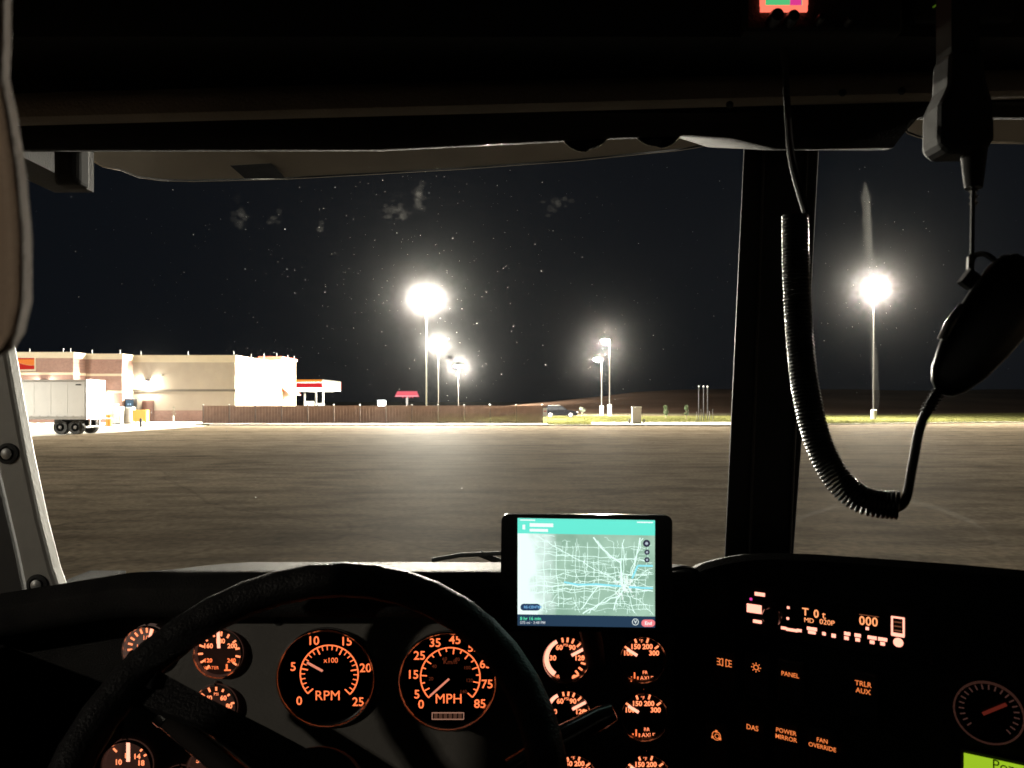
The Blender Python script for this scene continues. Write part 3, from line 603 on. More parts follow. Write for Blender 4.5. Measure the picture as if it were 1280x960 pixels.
# ---- windshield: dusty glass that also makes the lamp halos
wf = Fr((0, 1.225, E_), (1, 0, 0), (0, -.18, .64), (0, -.64, -.18))
def dirty_halo_glass():                            # thin slab of fine dust scattering light forward, put in for lamp halos
    m = bpy.data.materials.new('dusty_halo_glass'); m.use_nodes = True; nt = m.node_tree; nt.nodes.clear(); L = nt.links.new
    out = nt.nodes.new('ShaderNodeOutputMaterial'); tr = nt.nodes.new('ShaderNodeBsdfTransparent'); tr.inputs[0].default_value = (.98, .99, .985, 1); L(tr.outputs[0], out.inputs['Surface'])
    add = nt.nodes.new('ShaderNodeAddShader')
    for i, (g, den) in enumerate(((.992, DUST_HALO[0] / .004), (.8, DUST_HALO[1] / .004))):
        v = nt.nodes.new('ShaderNodeVolumeScatter'); v.inputs['Color'].default_value = ((1, 1, 1, 1), (.7, .86, 1, 1))[i]; v.inputs['Density'].default_value = den; v.inputs['Anisotropy'].default_value = g; L(v.outputs[0], add.inputs[i])
    L(add.outputs[0], out.inputs['Volume']); m.cycles.homogeneous_volume = True
    return m
DUST_HALO = (.0046, .0004)
M_glass = dirty_halo_glass()
def pane(us, nm='windshield'):
    vs = []
    for u, v in us: vs.append(wf(*wf.hit(u, v)))
    return MB().prism(vs, wf.n * -.004).build(nm, M_glass, cab)
wl = pane([(-150, 745), (925, 745), (950, 140), (-150, 140)])
wr = pane([(965, 745), (1560, 745), (1560, 140), (985, 140)])
# dust flecks and splats on the glass
def fleck_mat(nm, rough, ior, col):
    m = bpy.data.materials.new(nm); m.use_nodes = True; nt = m.node_tree; nt.nodes.clear()
    out = nt.nodes.new('ShaderNodeOutputMaterial'); a = nt.nodes.new('ShaderNodeBsdfRefraction'); a.inputs['IOR'].default_value = ior; a.inputs['Roughness'].default_value = rough; a.inputs[0].default_value = (*col, 1)
    d = nt.nodes.new('ShaderNodeBsdfTranslucent'); d.inputs[0].default_value = (*col, 1); mx = nt.nodes.new('ShaderNodeMixShader'); mx.inputs[0].default_value = .5
    nt.links.new(a.outputs[0], mx.inputs[1]); nt.links.new(d.outputs[0], mx.inputs[2])
    t = nt.nodes.new('ShaderNodeBsdfTransparent'); m2 = nt.nodes.new('ShaderNodeMixShader'); m2.inputs[0].default_value = .32
    nt.links.new(t.outputs[0], m2.inputs[1]); nt.links.new(mx.outputs[0], m2.inputs[2]); nt.links.new(m2.outputs[0], out.inputs[0]); return m
M_fleck = fleck_mat('dust_fleck', .6, 1.4, (.9, .9, .88)); 
def blob(mm, u, v, r, rg, c=.002):
    a, b = wf.hit(u, v); n = rg.randint(5, 7); q = rg.random() * 6; e = rg.uniform(.5, 1)
    pts = [wf(a + r * math.cos(q + 6.283 * i / n) * rg.uniform(.7, 1.2), b + r * e * math.sin(q + 6.283 * i / n) * rg.uniform(.7, 1.2), c) for i in range(n)]
    mm.add(pts, [tuple(range(n))])
rg = random.Random(11); m = MB()
for i in range(750):
    if rg.random() < .5: u, v = rg.gauss(530, 170), rg.gauss(350, 95)
    else: u, v = rg.uniform(40, 925), rg.uniform(200, 640)
    if 40 < u < 918 and 200 < v < 690: blob(m, u, v, .00025 + .0005 * rg.random() ** 3, rg)
m.build('dust_flecks', M_fleck, wl, kind='stuff')
m = MB()
for i in range(150):
    u, v = (rg.gauss(1090, 60), rg.gauss(370, 90)) if rg.random() < .7 else (rg.uniform(1020, 1280), rg.uniform(195, 600))
    if 1022 < u < 1300 and 190 < v < 690: blob(m, u, v, .00025 + .0005 * rg.random() ** 3, rg)
m.build('dust_flecks', M_fleck, wr, kind='stuff')
M_smear = fleck_mat('dried_smear', .8, 1.3, (.75, .75, .72))
M_smear.node_tree.nodes[-1].inputs[0].default_value = .0022
def splat(u, v, w_, h_, n, nm, par):
    mm = MB()
    for i in range(n): blob(mm, u + rg.gauss(0, w_), v + rg.gauss(0, h_), rg.uniform(.003, .007), rg, .0015 + .00004 * i)
    mm.build(nm, M_smear, par)
splat(302, 274, 4, 7, 26, 'bug_splat', wl); splat(524, 243, 3, 8, 22, 'bug_splat', wl); splat(344, 272, 5, 6, 8, 'bug_splat', wl)
splat(490, 262, 7, 5, 14, 'bug_splat', wl); splat(505, 271, 5, 3, 8, 'bug_splat', wl); splat(240, 594, 7, 4, 10, 'bug_splat', wl)
splat(688, 255, 12, 7, 12, 'bug_splat', wl); splat(403, 282, 2, 2, 3, 'bug_splat', wl)
M_streak = fleck_mat('wiper_streak_glare', .9, 1.25, (.8, .8, .76)); M_streak.node_tree.nodes[-1].inputs[0].default_value = .012
pts = [wf.hit(u, v) for u, v in ((985, 655), (1010, 643), (1050, 631), (1095, 626), (1140, 627), (1180, 637), (1220, 655), (1262, 690))]
m = MB()
for a, b in zip(pts[:-1], pts[1:]): m.strip(wf, a, b, .007, .0012)
m.build('wiper_smear_glare', M_streak, wr)
rr = random.Random(4)
for q0, q1, w0 in ((228, 345, .014), (232, 345, .009), (240, 345, .005), (378, 516, .011), (382, 490, .006)):  # thin upright smears shaped as the lamp's vertical light streak
    m = MB(); L0 = []
    n = int((q1 - q0) / 3)
    for i in range(n + 1):
        v = q0 + (q1 - q0) * i / n; a, b = wf.hit(1081 + (v - 232) * .05 + (w0 < .006) * 3, v); wd = w0 * (1 + .25 * rr.uniform(-1, 1)) * min(1, .25 + i / 6, .25 + (n - i) / 8)
        L0.append([wf(a - wd / 2, b, .001 + w0 * .05), wf(a + wd / 2, b, .001 + w0 * .05)])
    m.rings(L0, closed=False); m.build('wiper_smear_glare', M_streak, wr)
# ---- centre post
MB().rings([[P(u, v, 1.1) for u, v in ((904, 720), (990, 720), (1010, 450), (1026, 150), (931, 150))], [P(u, v, 1.21) for u, v in ((914, 725), (984, 725), (1002, 450), (1016, 150), (940, 150))]]).build('pillar', M_pil, cab, bevel=.004)
for a, b in (((936, 720), (956, 160)), ((986, 720), (1010, 160))):
    MB().tube([P(*a, 1.098), P(*b, 1.098)], .0022, 6).build('trim_strip', pm('dull_trim', (.07, .065, .06), .4, .6), cab, True)
# ---- exterior sun visor
low = [(108, 196), (128, 207), (150, 211), (172, 220), (200, 224), (240, 225), (355, 222), (430, 218), (500, 214), (570, 210), (640, 205), (720, 199), (800, 191), (850, 186), (885, 180), (905, 172), (914, 163)]
M_vis = pm('visor_steel', (.5, .46, .4), .45, .2, var=.12, scale=6)
def visor(low, dv, nm):
    m = MB(); A = [P(u, v, 1.50) for u, v in low]; B = [P(u, v - dv, 1.36) for u, v in low]; d = Vector((0, .004, .002))
    m.rings([[a, b, b + d, a + d] for a, b in zip(A, B)]); o = m.build(nm, M_vis, cab, True, autosm=30)
    MB().tube([a + Vector((0, .002, 0)) for a in A], .0032, 6).build('rolled_edge', M_chrome, o, True); return o
vz = visor(low, 85, 'sun_visor')
MB().prism([P(262, 185, 1.45), P(322, 185, 1.45), P(356, 223, 1.485), P(306, 223, 1.485)], (0, .003, .002)).build('visor_brace', M_gun, vz)
visor([(1130, 158), (1136, 165), (1150, 170), (1180, 174), (1240, 177), (1300, 178), (1400, 179)], 70, 'sun_visor')
# ---- wiper
m = MB(); m.tube([P(540, 700, 1.33), P(575, 694, 1.325), P(640, 691, 1.32)], .004, 6); m.tube([P(600, 692, 1.325), P(680, 725, 1.34)], .006, 6); m.build('wiper', M_rub, cab, True)
# ---- dashboard
prof = [(.93, -.62), (.93, -.245), (.872, -.24), (.862, -.226), (.864, -.206), (.885, -.193), (1.0, -.2135), (1.16, -.24), (1.29, -.264), (1.295, -.62)]
def dsec(x):
    drop = .0 if x > -.43 else (-.43 - x) * .16
    return [Vector((x, y, E_ + z - (drop if z > -.3 else 0))) for y, z in prof]
MB().rings([dsec(x) for x in (-.64, -.56, -.5, -.46, -.43, -.3, -.1, .1, .24)]).build('dashboard', M_dash, cab, True, autosm=50)
fm = Fr((0, .93, E_)); K = .93 / F
def px(fr, u, v, c=0.0): a, b = fr.hit(u, v); return fr.at(a, b, c)
# grey instrument plate
M_plate = pm('grey_plate', (.16, .15, .135), .55, var=.12, scale=14, bump=.1, bscale=200)
out = [(150, 975), (160, 862), (178, 800), (205, 772), (232, 760), (690, 757), (700, 780), (700, 975)]
MB().prism([fm(*fm.hit(u, v), .001) for u, v in out], (0, -.006, 0)).build('instrument_plate', M_plate, cab, bevel=.002)
MB().prism([fm(*fm.hit(u, v), .001) for u, v in ((705, 790), (850, 790), (850, 1000), (705, 1000))], (0, -.005, 0)).build('gauge_plate', M_black, cab, bevel=.002)
fp = Fr((0, .924, E_))
sc = MB().lathe(px(fp, 348, 776), [(.0055, 0), (.005, .003), (.001, .004)], 10).build('plate_screw', M_rub, cab)
MB().prism([fp(*fp.hit(u, v), 0) for u, v in ((180, 742), (232, 742), (232, 764), (180, 764))], (0, -.004, 0)).build('label_plate', M_rub, cab)
# ---- gauges
M_dial = pm('dial_black', (.01, .009, .009), .3)
M_dialw = pm('dial_brown', (.05, .04, .035), .4, emit=(.2, .085, .06), es=.16, sample=False)  # faint emission stands in for backlight spilling over the dial
M_dialg = pm('dial_grey', (.09, .08, .075), .4, emit=(.3, .19, .15), es=.2, sample=False)  # same painted backlight spill, a little stronger
M_bez = pm('bezel_black_chrome', (.55, .53, .51), .22, 1.0)
M_or = glow('print_orange', (1.0, .185, .055), 1.5); M_hot = glow('print_hot', (1.0, .25, .1), 1.8); M_dim = glow('print_dim', (.5, .1, .04), .22)
M_ndl = glow('needle_orange', (1.0, .33, .2), .8); M_vhot = glow('print_white_hot', (1, .38, .25), 1.9)
def gauge(name, u, v, rp, fr0, kk, dial, bez=M_bez):
    fr = px(fr0, u, v); r = rp * kk
    g = MB().lathe(fr, [(r, -.02), (r, .006), (r * .98, .009), (r * .93, .007), (r * .925, .001), (.0002, .001)], 40).build(name, dial, cab, True)
    MB().lathe(fr, [(r * 1.0, .004), (r * 1.01, .0085), (r * .985, .0105), (r * .955, .0085), (r * .95, .004)], 40, False).build('bezel', bez, g, True)
    return fr.at(0, 0, .0015), r, g
def ticks(fr, g, rs, mat, angs, r0, r1, wd, name='tick_marks'):
    m = MB()
    for a in angs: c, s = math.cos(R(a)), math.sin(R(a)); m.strip(fr, (r0 * c, r0 * s), (r1 * c, r1 * s), wd, .0004)
    return m
def needle(fr, g, ang, r0, r1, wd, mat):
    c, s = math.cos(R(ang)), math.sin(R(ang)); f2 = Fr(fr((r0 + r1) / 2 * c, (r0 + r1) / 2 * s, .0015), fr.u * c + fr.v * s, fr.v * c - fr.u * s, fr.n)
    MB().fbox(f2, r1 - r0, wd, .001).build('needle', mat, g)
# tachometer
fr, r, g = gauge('tachometer', 409, 845, 61, fp, K, M_dial); fc = fr.at(3 * K, 3 * K)
a0, sw = 222, 266; AR = 36 * K
m = MB(); m.arc(fc, AR - 1.0 * K, AR + .6 * K, a0 - sw, a0, .0004, 60)
for i in range(26):
    a = R(a0 - sw * i / 25); big = i % 5 == 0; ra = AR - (9 if big else 6) * K
    m.strip(fc, (ra * math.cos(a), ra * math.sin(a)), (AR * math.cos(a), AR * math.sin(a)), (1.7 if big else 1.2) * K, .0004)
m.build('tick_marks', M_or, g)
for i, s in enumerate(('0', '5', '10', '15', '20', '25')):
    a = R(a0 - sw * i / 5); q = 45.5 if i not in (0, 5) else 50
    text(s, fc.at(q * K * math.cos(a), q * K * math.sin(a)), 15 * K, M_or, 'numeral', g, bold=.012)
text('RPM', fr.at(1 * K, -24 * K), 17 * K, M_or, 'lettering', g); text('x100', fr.at(5 * K, 20 * K), 9 * K, M_or, 'lettering', g)
needle(fc, g, 151, 9 * K, 31 * K, 2.6 * K, M_ndl)
# speedometer
fr, r, g = gauge('speedometer', 560, 849, 61, fp, K, M_dial); fc = fr.at(3 * K, 3 * K); a0, sw = 223, 265; AR = 37 * K
m = MB(); m.arc(fc, AR - 1.0 * K, AR + .6 * K, a0 - sw, a0, .0004, 60)
for i in range(18):
    a = R(a0 - sw * i / 17); big = i % 2 == 1; ra = AR - (8 if big else 5) * K
    m.strip(fc, (ra * math.cos(a), ra * math.sin(a)), (AR * math.cos(a), AR * math.sin(a)), 1.5 * K, .0004)
m.build('tick_marks', M_or, g)
for s in (0, 5, 15, 25, 35, 45, 55, 65, 75, 85):
    a = R(a0 - sw * s / 85); q = 46.5 if s not in (0, 85) else 49.5
    text(str(s), fc.at(q * K * math.cos(a), q * K * math.sin(a)), 15 * K, M_or, 'numeral', g, bold=.012)
for s in range(20, 141, 20):
    a = R(a0 - sw * s / 137); text(str(s), fc.at(24 * K * math.cos(a), 24 * K * math.sin(a)), 6 * K, M_dim, 'small_numeral', g)
    
text('MPH', fr.at(1 * K, -24 * K), 17 * K, M_or, 'lettering', g); text('Km/h', fr.at(3 * K, 22 * K), 8 * K, M_dim, 'lettering', g)
needle(fc, g, 222, 2 * K, 33 * K, 2.2 * K, M_ndl)
od = MB(); 
for a, b, w_, h_ in ((0, 4, 40, 1), (0, -4, 40, 1), (-19.5, 0, 1, 9), (19.5, 0, 1, 9)): od.fbox(fr.at(a * K, (b - 45) * K), w_ * K, h_ * K, .0006)
od = od.build('odometer', glow('odo', (.6, .3, .2), .55), g)
for i in range(6): MB().fbox(fr.at((-15 + 6 * i) * K, -45 * K), 4.4 * K, 6.5 * K, .0005).build('digit_wheel', glow('odo_digit', (.3, .13, .08), .22), od)
# small gauges
def small(name, u, v, rp, kind, dial):
    fr, r, g = gauge(name, u, v, rp, fp, K, dial); m = None
    T = lambda s, a, b, h=8.5, mat=M_hot: text(s, fr.at(a * K, b * K), h * K, mat, 'numeral', g, bold=.03 if s.isdigit() else 0)
    def tk(angs, r0=.68, r1=.88, wd=2.4, mat=M_hot): ticks(fr, g, r, mat, angs, r0 * r, r1 * r, wd * K, ).build('tick_marks', mat, g)
    if kind.startswith('air'):
        MB().arc(fr, .72 * r, .94 * r, 118, 236, .0004, 24).build('red_arc', M_vhot, g)
        tk([100, 84, 67, 45, 3, -17, -36, -52])
        for s, a, b in (('30', -16, 0), ('60', -8, 13), ('90', 8, 13), ('120', 17, 0)): T(s, a, b)
        T('PSI', 0, 16, 5); T('AIR', -12, -23, 6); needle(fr, g, 28, .28 * r, .95 * r, 3.4 * K, M_vhot)
        m = MB(); m.disc(fr.at(11 * K, -24 * K), 3.4 * K, .0005, 10); m.disc(fr.at(15 * K, -23 * K), 3 * K, .0007, 10); m.build('symbol', M_hot, g)
    elif kind.startswith('axle'):
        tk([146, 110, 72, 36])
        for s, a, b in (('100', -17, 6), ('150', -8, 14), ('200', 7, 14), ('300', 15, 6)): T(s, a, b)
        T(kind[-2:], 4, -18, 6); T('AXLE', 6, -25, 7); T('°F', -1, 21, 6); needle(fr, g, 148, .25 * r, .75 * r, 3.4 * K, M_vhot)
        m = MB(); m.fbox(fr.at(-9 * K, -22 * K), 1.6 * K, 8 * K, .0005); m.fbox(fr.at(-13 * K, -26 * K), 1.6 * K, 6 * K, .0005); m.fbox(fr.at(-5 * K, -26 * K), 1.6 * K, 6 * K, .0005); m.fbox(fr.at(-9 * K, -28 * K), 9 * K, 1.5 * K, .0005); m.build('symbol', M_or, g)
    elif kind == 'water':
        tk([232, 208, 184, 160, 136, 108, 84, 62, 36, 12, -12, -36])
        for s, a, b in (('160', -14, 8), ('200', 16, 8)): T(s, a, b, 8)
        T('120', -14, -10, 7, M_or); T('240', 15, -10, 7, M_or); T('WATER', -10, -19, 5.5, M_or); needle(fr, g, 92, .2 * r, .92 * r, 3.6 * K, M_vhot)
        T('180', 1, 14, 8); m = MB(); m.fbox(fr.at(9 * K, -18 * K), 2 * K, 7 * K, .0005); m.fbox(fr.at(10 * K, -22 * K), 8 * K, 1.6 * K, .0005); m.build('symbol', M_or, g)
    elif kind == 'oil':
        tk([170, 142, 114, 90, 66, 40, 8, -25, 215]); T('40', -9, 9, 8); T('PSI', 0, 14, 5); T('60', 9, 9, 8); T('80', 16, -1, 8); needle(fr, g, 213, .35 * r, .9 * r, 3 * K, M_vhot)
    elif kind == 'fuel':
        tk([200, 184, 166, 148, 130, 112, 94, 76, 58, 40]); T('1/4', -10, 2, 8); T('1/2', -2, 13, 8); T('3/4', 10, 12, 8); needle(fr, g, 78, .3 * r, .9 * r, 3.2 * K, M_vhot)
    elif kind == 'volt':
        tk([135, 90, 48, 28]); T('10', -13, 2, 9); T('14', 10, 9, 9); T('18', 15, 1, 9); T('12', -2, 10, 8); needle(fr, g, 90, .12 * r, .9 * r, 4.2 * K, M_vhot)
    elif kind == 'glare':
        MB().arc(fr, .68 * r, .97 * r, 15, 88, .0006, 20).build('lit_arc', glow('yellow_hot', (1, .75, .3), 2.4), g)
        T('50', -12, 8, 8)
    # stud under the bezel
    f2 = fr.at(0, r * 1.08)
    MB().lathe(f2, [(1.7 * K, 0), (2.4 * K, .003), (.6 * K, .006)], 8).build('stud', M_chrome, g, True)
small('air_gauge', 707, 822, 29, 'air', M_dial); small('air_gauge', 708, 889, 29, 'air2', M_dial)
small('axle_gauge', 802, 822, 29, 'axleFR', M_dial); small('axle_gauge', 804, 893, 30, 'axleRR', M_dial); small('axle_gauge', 807, 969, 30, 'axleRR', M_dial)
small('air_gauge', 717, 968, 28, 'axleFR', M_dial)
small('water_gauge', 275, 815, 30, 'water', M_dialw); small('oil_gauge', 271, 881, 27, 'oil', M_dialw); small('fuel_gauge', 186, 810, 29, 'fuel', M_dialg)
small('volt_gauge', 162, 954, 31, 'volt', M_dialw); small('pyrometer_gauge', 262, 958, 26, 'glare', M_dialw); small('oil_gauge', 228, 982, 27, 'oil', M_dialw)
# ---- steering wheel
sf = Fr((-.176, .667, E_ - .332), (1, 0, 0), (0, math.sin(R(45)), math.cos(R(45))), (0, -math.cos(R(45)), math.sin(R(45))))
M_rim = pm('wheel_leather', (.012, .011, .011), .55, spec=.3, var=.2, scale=40, bump=.3, bscale=350)
MB().tube([sf(.208 * math.cos(R(a)), .208 * math.sin(R(a)), .001 * math.cos(R(a * 40))) for a in range(0, 360, 3)], .0178, 12, closed=True).build('steering_wheel', M_rim, cab, True, autosm=80)
sw_o = bpy.data.objects['steering_wheel']
MB().lathe(sf.at(0, 0, -.03), [(.05, -.03), (.05, .0), (.046, .008), (.03, .012), (.01, .013)], 28).build('hub', M_rim, sw_o, True)
for s in (-1, 1):
    vs = []
    for cx_, cy_, hw, zz in ((.2, .108, .024, -.003), (.165, .094, .017, -.007), (.11, .074, .0125, -.014), (.05, .048, .0135, -.022), (.02, .03, .018, -.026)):
        vs.append([sf(s * (cx_ - q * .36), -s * (cy_ + q), zz + w_) for q, w_ in ((-hw, -.004), (hw, -.004), (hw * .9, .004), (-hw * .9, .004))])
    MB().rings(vs).build('spoke', M_rim, sw_o, True)
    f3 = sf.at(s * .168, -s * .098, .0); MB().fbox(f3, .018, .016, .004, .0015).build('thumb_switch', M_gun, sw_o)
MB().tube([sf(0, 0, -.05), sf(0, -.02, -.5)], [.05, .07], 16).build('steering_column', M_black, cab, True)
sk = MB().tube([P(203, 893, .82), P(240, 922, .82), P(300, 972, .81), P(380, 1040, .80)], [.0105, .0125, .013, .013], 12).build('signal_stalk', pm('gloss_black', (.03, .026, .024), .18), cab, True)
MB().tube([P(201, 891, .82), P(209, 898, .82)], .0118, 12).build('stalk_ring', M_bez, sk, True)
MB().tube([P(640, 965, .80), P(700, 925, .81), P(752, 896, .815), P(768, 889, .815)], [.014, .0135, .0115, .009], 12).build('brake_lever', MATS['gloss_black'], cab, True)
# ---- raised side pod of the dashboard
A = P(938, 760, .87); d_ = Vector((.1335, -.09, 0)).normalized(); pf = Fr(A, d_, (0, 0, 1), (d_.y, -d_.x, 0))
topl = [(846, 742), (862, 716), (880, 706), (905, 699), (935, 694), (965, 692.5), (1020, 694), (1120, 701), (1200, 707), (1280, 714), (1420, 729)]
ft = [pf(*pf.hit(u, v)) for u, v in topl]
rings = []
for p in ft:
    bk = max(.05, 1.28 - p.y); rings.append([Vector((p.x, p.y, E_ - .75)), p + Vector((0, 0, -.006)), p + Vector((0, .006, 0)), p + Vector((0, .03, -.005)), p + Vector((bk * .3, bk, -.115)), Vector((p.x + bk * .3, p.y + bk, E_ - .75))])
MB().rings(rings).build('dash_pod', M_dash, cab, True, autosm=35)
ks = lambda u, v: (P(u, v, 1) - Vector((0, 0, E_))).length and ((pf(*pf.hit(u, v))).y / F)
MB().box(.72, 1.46, .86, 1.29, E_ - .75, E_ - .33).build('passenger_dash', M_dash, cab, bevel=.02)
# round vent beside the tablet
vf = Fr(P(858, 735, .90)); vn = MB().lathe(vf, [(.02, -.03), (.02, .006), (.017, .01), (.015, .004), (.001, .004)], 24).build('air_vent', M_rub, cab, True)
for q in (-.006, 0, .006): MB().fbox(vf.at(0, q, .004), .024, .0016, .003).build('vane', M_gun, vn)
# radio
rf = px(pf, 1038, 777); rk = ks(1038, 777)
def at_(u, v, c=0.0): return px(pf, u, v, c)
rd = MB().fbox(rf.at(0, 0, -.004), .19, .056, .007, .002).build('dash_radio', pm('radio_black', (.01, .01, .01), .3), cab)
MB().fbox(rf.at(.0, .004, .003), .115, .032, .0006).build('display_window', pm('window_black', (.006, .006, .006), .08), rd)
M_rad = glow('radio_pink', (1, .37, .26), 2.0); M_radd = glow('radio_amber', (1, .34, .13), 1.5)
def rbar(u, v, w_, h_, mat=M_rad, nm='lit_button'): MB().fbox(at_(u, v, .0034), w_ * rk, h_ * rk, .0008).build(nm, mat, rd)
rbar(944, 760, 19, 11); rbar(951, 742, 13, 4.5); rbar(948, 776, 11, 4, M_rad); rbar(940, 748, 3, 3, glow('magenta', (.9, .05, .4), 1.0), 'indicator')
rbar(986.5, 758.5, 3, 3); rbar(986, 772, 3, 3)
rbar(981, 784, 7, 3.5); rbar(991, 786.5, 14, 3.5); rbar(1000, 787, 6, 3.5); rbar(1016, 785, 12, 4); rbar(1016, 789.5, 9, 3.5); rbar(1031, 791, 4, 4); rbar(1043, 793.5, 5, 4.5)
for u, v in ((1060, 791), (1073, 793), (1091, 796), (1104, 798)): rbar(u, v, 7 if u < 1085 else 10, 4); rbar(u - 1 if u < 1065 else u, v + 5.5, 5, 4)
text('T', at_(1008, 764, .004), 13 * rk, M_radd, 'display_text', rd, bold=.015); text('0', at_(1021.5, 766.5, .004), 14 * rk, M_radd, 'display_text', rd, bold=.015, sx=.9); text('t', at_(1031, 768, .004), 13 * rk, M_radd, 'display_text', rd)
text('MD', at_(1012.5, 774.5, .004), 8 * rk, M_radd, 'display_text', rd); text('020P', at_(1035, 777, .004), 9 * rk, M_radd, 'display_text', rd)
for k_ in range(3): text('0', at_(1078.5 + 8 * k_, 775 + .9 * k_, .004), 15 * rk, M_radd, 'display_text', rd, sx=.9, bold=.012)
MB().strip(at_(1087, 768.5, .004), (-11 * rk, 0), (11 * rk, 0), .8 * rk).build('display_line', glow('dim_line', (.4, .13, .06), .5), rd)
rbar(1085, 784.5, 3.5, 3.5)
ro = at_(1123, 782, .0034); m = MB()
for a, b, w_, h_ in ((-6.3, 0, 2, 22), (6.3, 0, 2, 22), (0, 10.5, 14, 2), (0, -10, 14, 4)): m.fbox(ro.at(a * rk, b * rk), w_ * rk, h_ * rk, .0008)
m.build('lit_frame', M_rad, rd)
for b in (-5, 0, 5): MB().fbox(ro.at(0, b * rk), 8 * rk, 1.2 * rk, .0006).build('slot_line', glow('dim_line', (.4, .13, .06), .5), rd)
MB().lathe(at_(1123.5, 802, .0034), [(5.5 * rk, 0), (5.2 * rk, .001), (.001, .0012)], 16).build('lit_knob', M_rad, rd)
knob(at_(968, 768, .003), .0105, .012, rd, MATS['gloss_black'])
# rocker switches with lit legends
M_leg = glow('legend_orange', (1, .24, .06), 1.0)
def rocker(u, v, lines, h=7.0, dv=8.0):
    f = at_(u, v + 10, -.001); s = MB().fbox(f, .026, .046, .005, .0015).build('rocker_switch', M_black, cab)
    for i, t_ in enumerate(lines): text(t_, at_(u, v + (i - (len(lines) - 1) / 2) * dv, .0042), h * rk, M_leg, 'legend', s, sx=.95, bold=.01)
    return s
rocker(989, 842, ['PANEL'], 8); rocker(1080, 858, ['TRLR', 'AUX'], 8.5, 9); rocker(942, 908, ['DAS'], 9); rocker(984, 917, ['POWER', 'MIRROR'], 7.8, 8); rocker(1029, 928, ['FAN', 'OVERRIDE'], 7.5, 8)
s = rocker(907, 827, []); f = at_(907, 827, .0042); m = MB()
for q in (-1, 1):
    m.arc(f.at(q * 2.2 * rk, 0), 4.2 * rk, 5.2 * rk, 90 if q < 0 else -90, 270 if q < 0 else 90, .0001, 10); m.fbox(f.at(q * 2.2 * rk, 0), 1 * rk, 10 * rk, .0003)
    for b in (-4, 0, 4): m.fbox(f.at(q * 8 * rk, b * rk), 4 * rk, 1 * rk, .0003)
m.build('legend', M_leg, s)
s = rocker(946.5, 833, []); f = at_(946.5, 833, .0042); m = MB(); m.disc(f, 3.7 * rk, 0, 20, 2.5 * rk)
for i in range(8): a = i * math.pi / 4; m.strip(f, (4.6 * rk * math.cos(a), 4.6 * rk * math.sin(a)), (6.4 * rk * math.cos(a), 6.4 * rk * math.sin(a)), 1.1 * rk)
m.build('legend', M_leg, s)
s = rocker(897, 918, []); f = at_(897, 918, .0042); m = MB(); m.disc(f, 6.2 * rk, 0, 24, 5.2 * rk); m.disc(f.at(1 * rk, -.5 * rk), 3.4 * rk, 0, 20, 2.5 * rk)
for q in (-30, 90, 210): m.fbox(f.at(6 * rk * math.cos(R(q)), 6 * rk * math.sin(R(q))), 3 * rk, 3 * rk, .0003)
m.build('legend', M_leg, s)
# dim round gauge and green read-out
fr, r, g = gauge('brake_gauge', 1236, 888, 38, pf, ks(1236, 888), M_dial, pm('copper_glow_bezel', (.55, .36, .3), .25, 1.0, emit=(.5, .2, .14), es=.06, sample=False))  # the metal ring's faint glow is painted in by emission
kg = ks(1236, 888); mm = MB()
for i in range(21): a = R(225 - 13.5 * i); mm.strip(fr, (r * .7 * math.cos(a), r * .7 * math.sin(a)), (r * .86 * math.cos(a), r * .86 * math.sin(a)), 1.6 * kg, .0004)
mm.build('tick_marks', glow('faint_print', (.3, .13, .1), .16), g); needle(fr, g, 35, -.2 * r, .6 * r, 4 * kg, glow('faint_red', (.4, .05, .03), .22))
kl = ks(1250, 955); lf = px(pf, 1256, 968, .0); ld = MB().fbox(lf, 88 * kl, 34 * kl, .004).build('green_readout', glow('lcd_green', (.36, .6, .02), .9), cab)
text('Pozn', px(pf, 1259, 957.5, .0045), 19 * kl, pm('lcd_ink', (.05, .09, .01), .5), 'readout_text', ld, sx=.85)
MB().fbox(lf.at(0, 0, -.002), 96 * kl, 42 * kl, .004).build('readout_frame', M_rub, ld)
# ---- left pillar trim strip with bolts
edge_r = [(4, 420), (18, 500), (32, 575), (48, 650), (64, 712), (76, 745), (75, 754), (60, 760)]
edge_l = [(38, 766), (20, 682), (0, 597), (-20, 500), (-36, 420)]
ps = MB().prism([P(u, v, 1.0) for u, v in edge_r + edge_l], (0, .025, 0)).build('pillar_trim', pm('grey_trim', (.36, .35, .32), .45, var=.1, scale=20, bump=.1, bscale=200), cab, bevel=.005)
for u, v in ((10, 567), (47, 731)):
    b_ = MB().lathe(Fr(P(u, v, 1.0)), [(.0135, -.002), (.0135, .002), (.0095, .003), (.009, .001), (.001, .001)], 20).build('bolt_washer', M_rub, ps, True)
    MB().lathe(Fr(P(u, v, 1.0)), [(.0075, 0), (.007, .004), (.003, .006), (.0005, .006)], 14).build('bolt_head', M_galv, b_, True)
MB().prism([P(u, v, 1.003) for u, v in ((-300, 400), (-44, 400), (-24, 500), (-4, 597), (16, 682), (34, 768), (34, 860), (-300, 900))], (0, .035, 0)).build('door_frame', M_pil, cab)
MB().box(-.64, -.60, -.2, 1.04, E_ - .9, E_ - .29).build('door_panel', M_black, cab)
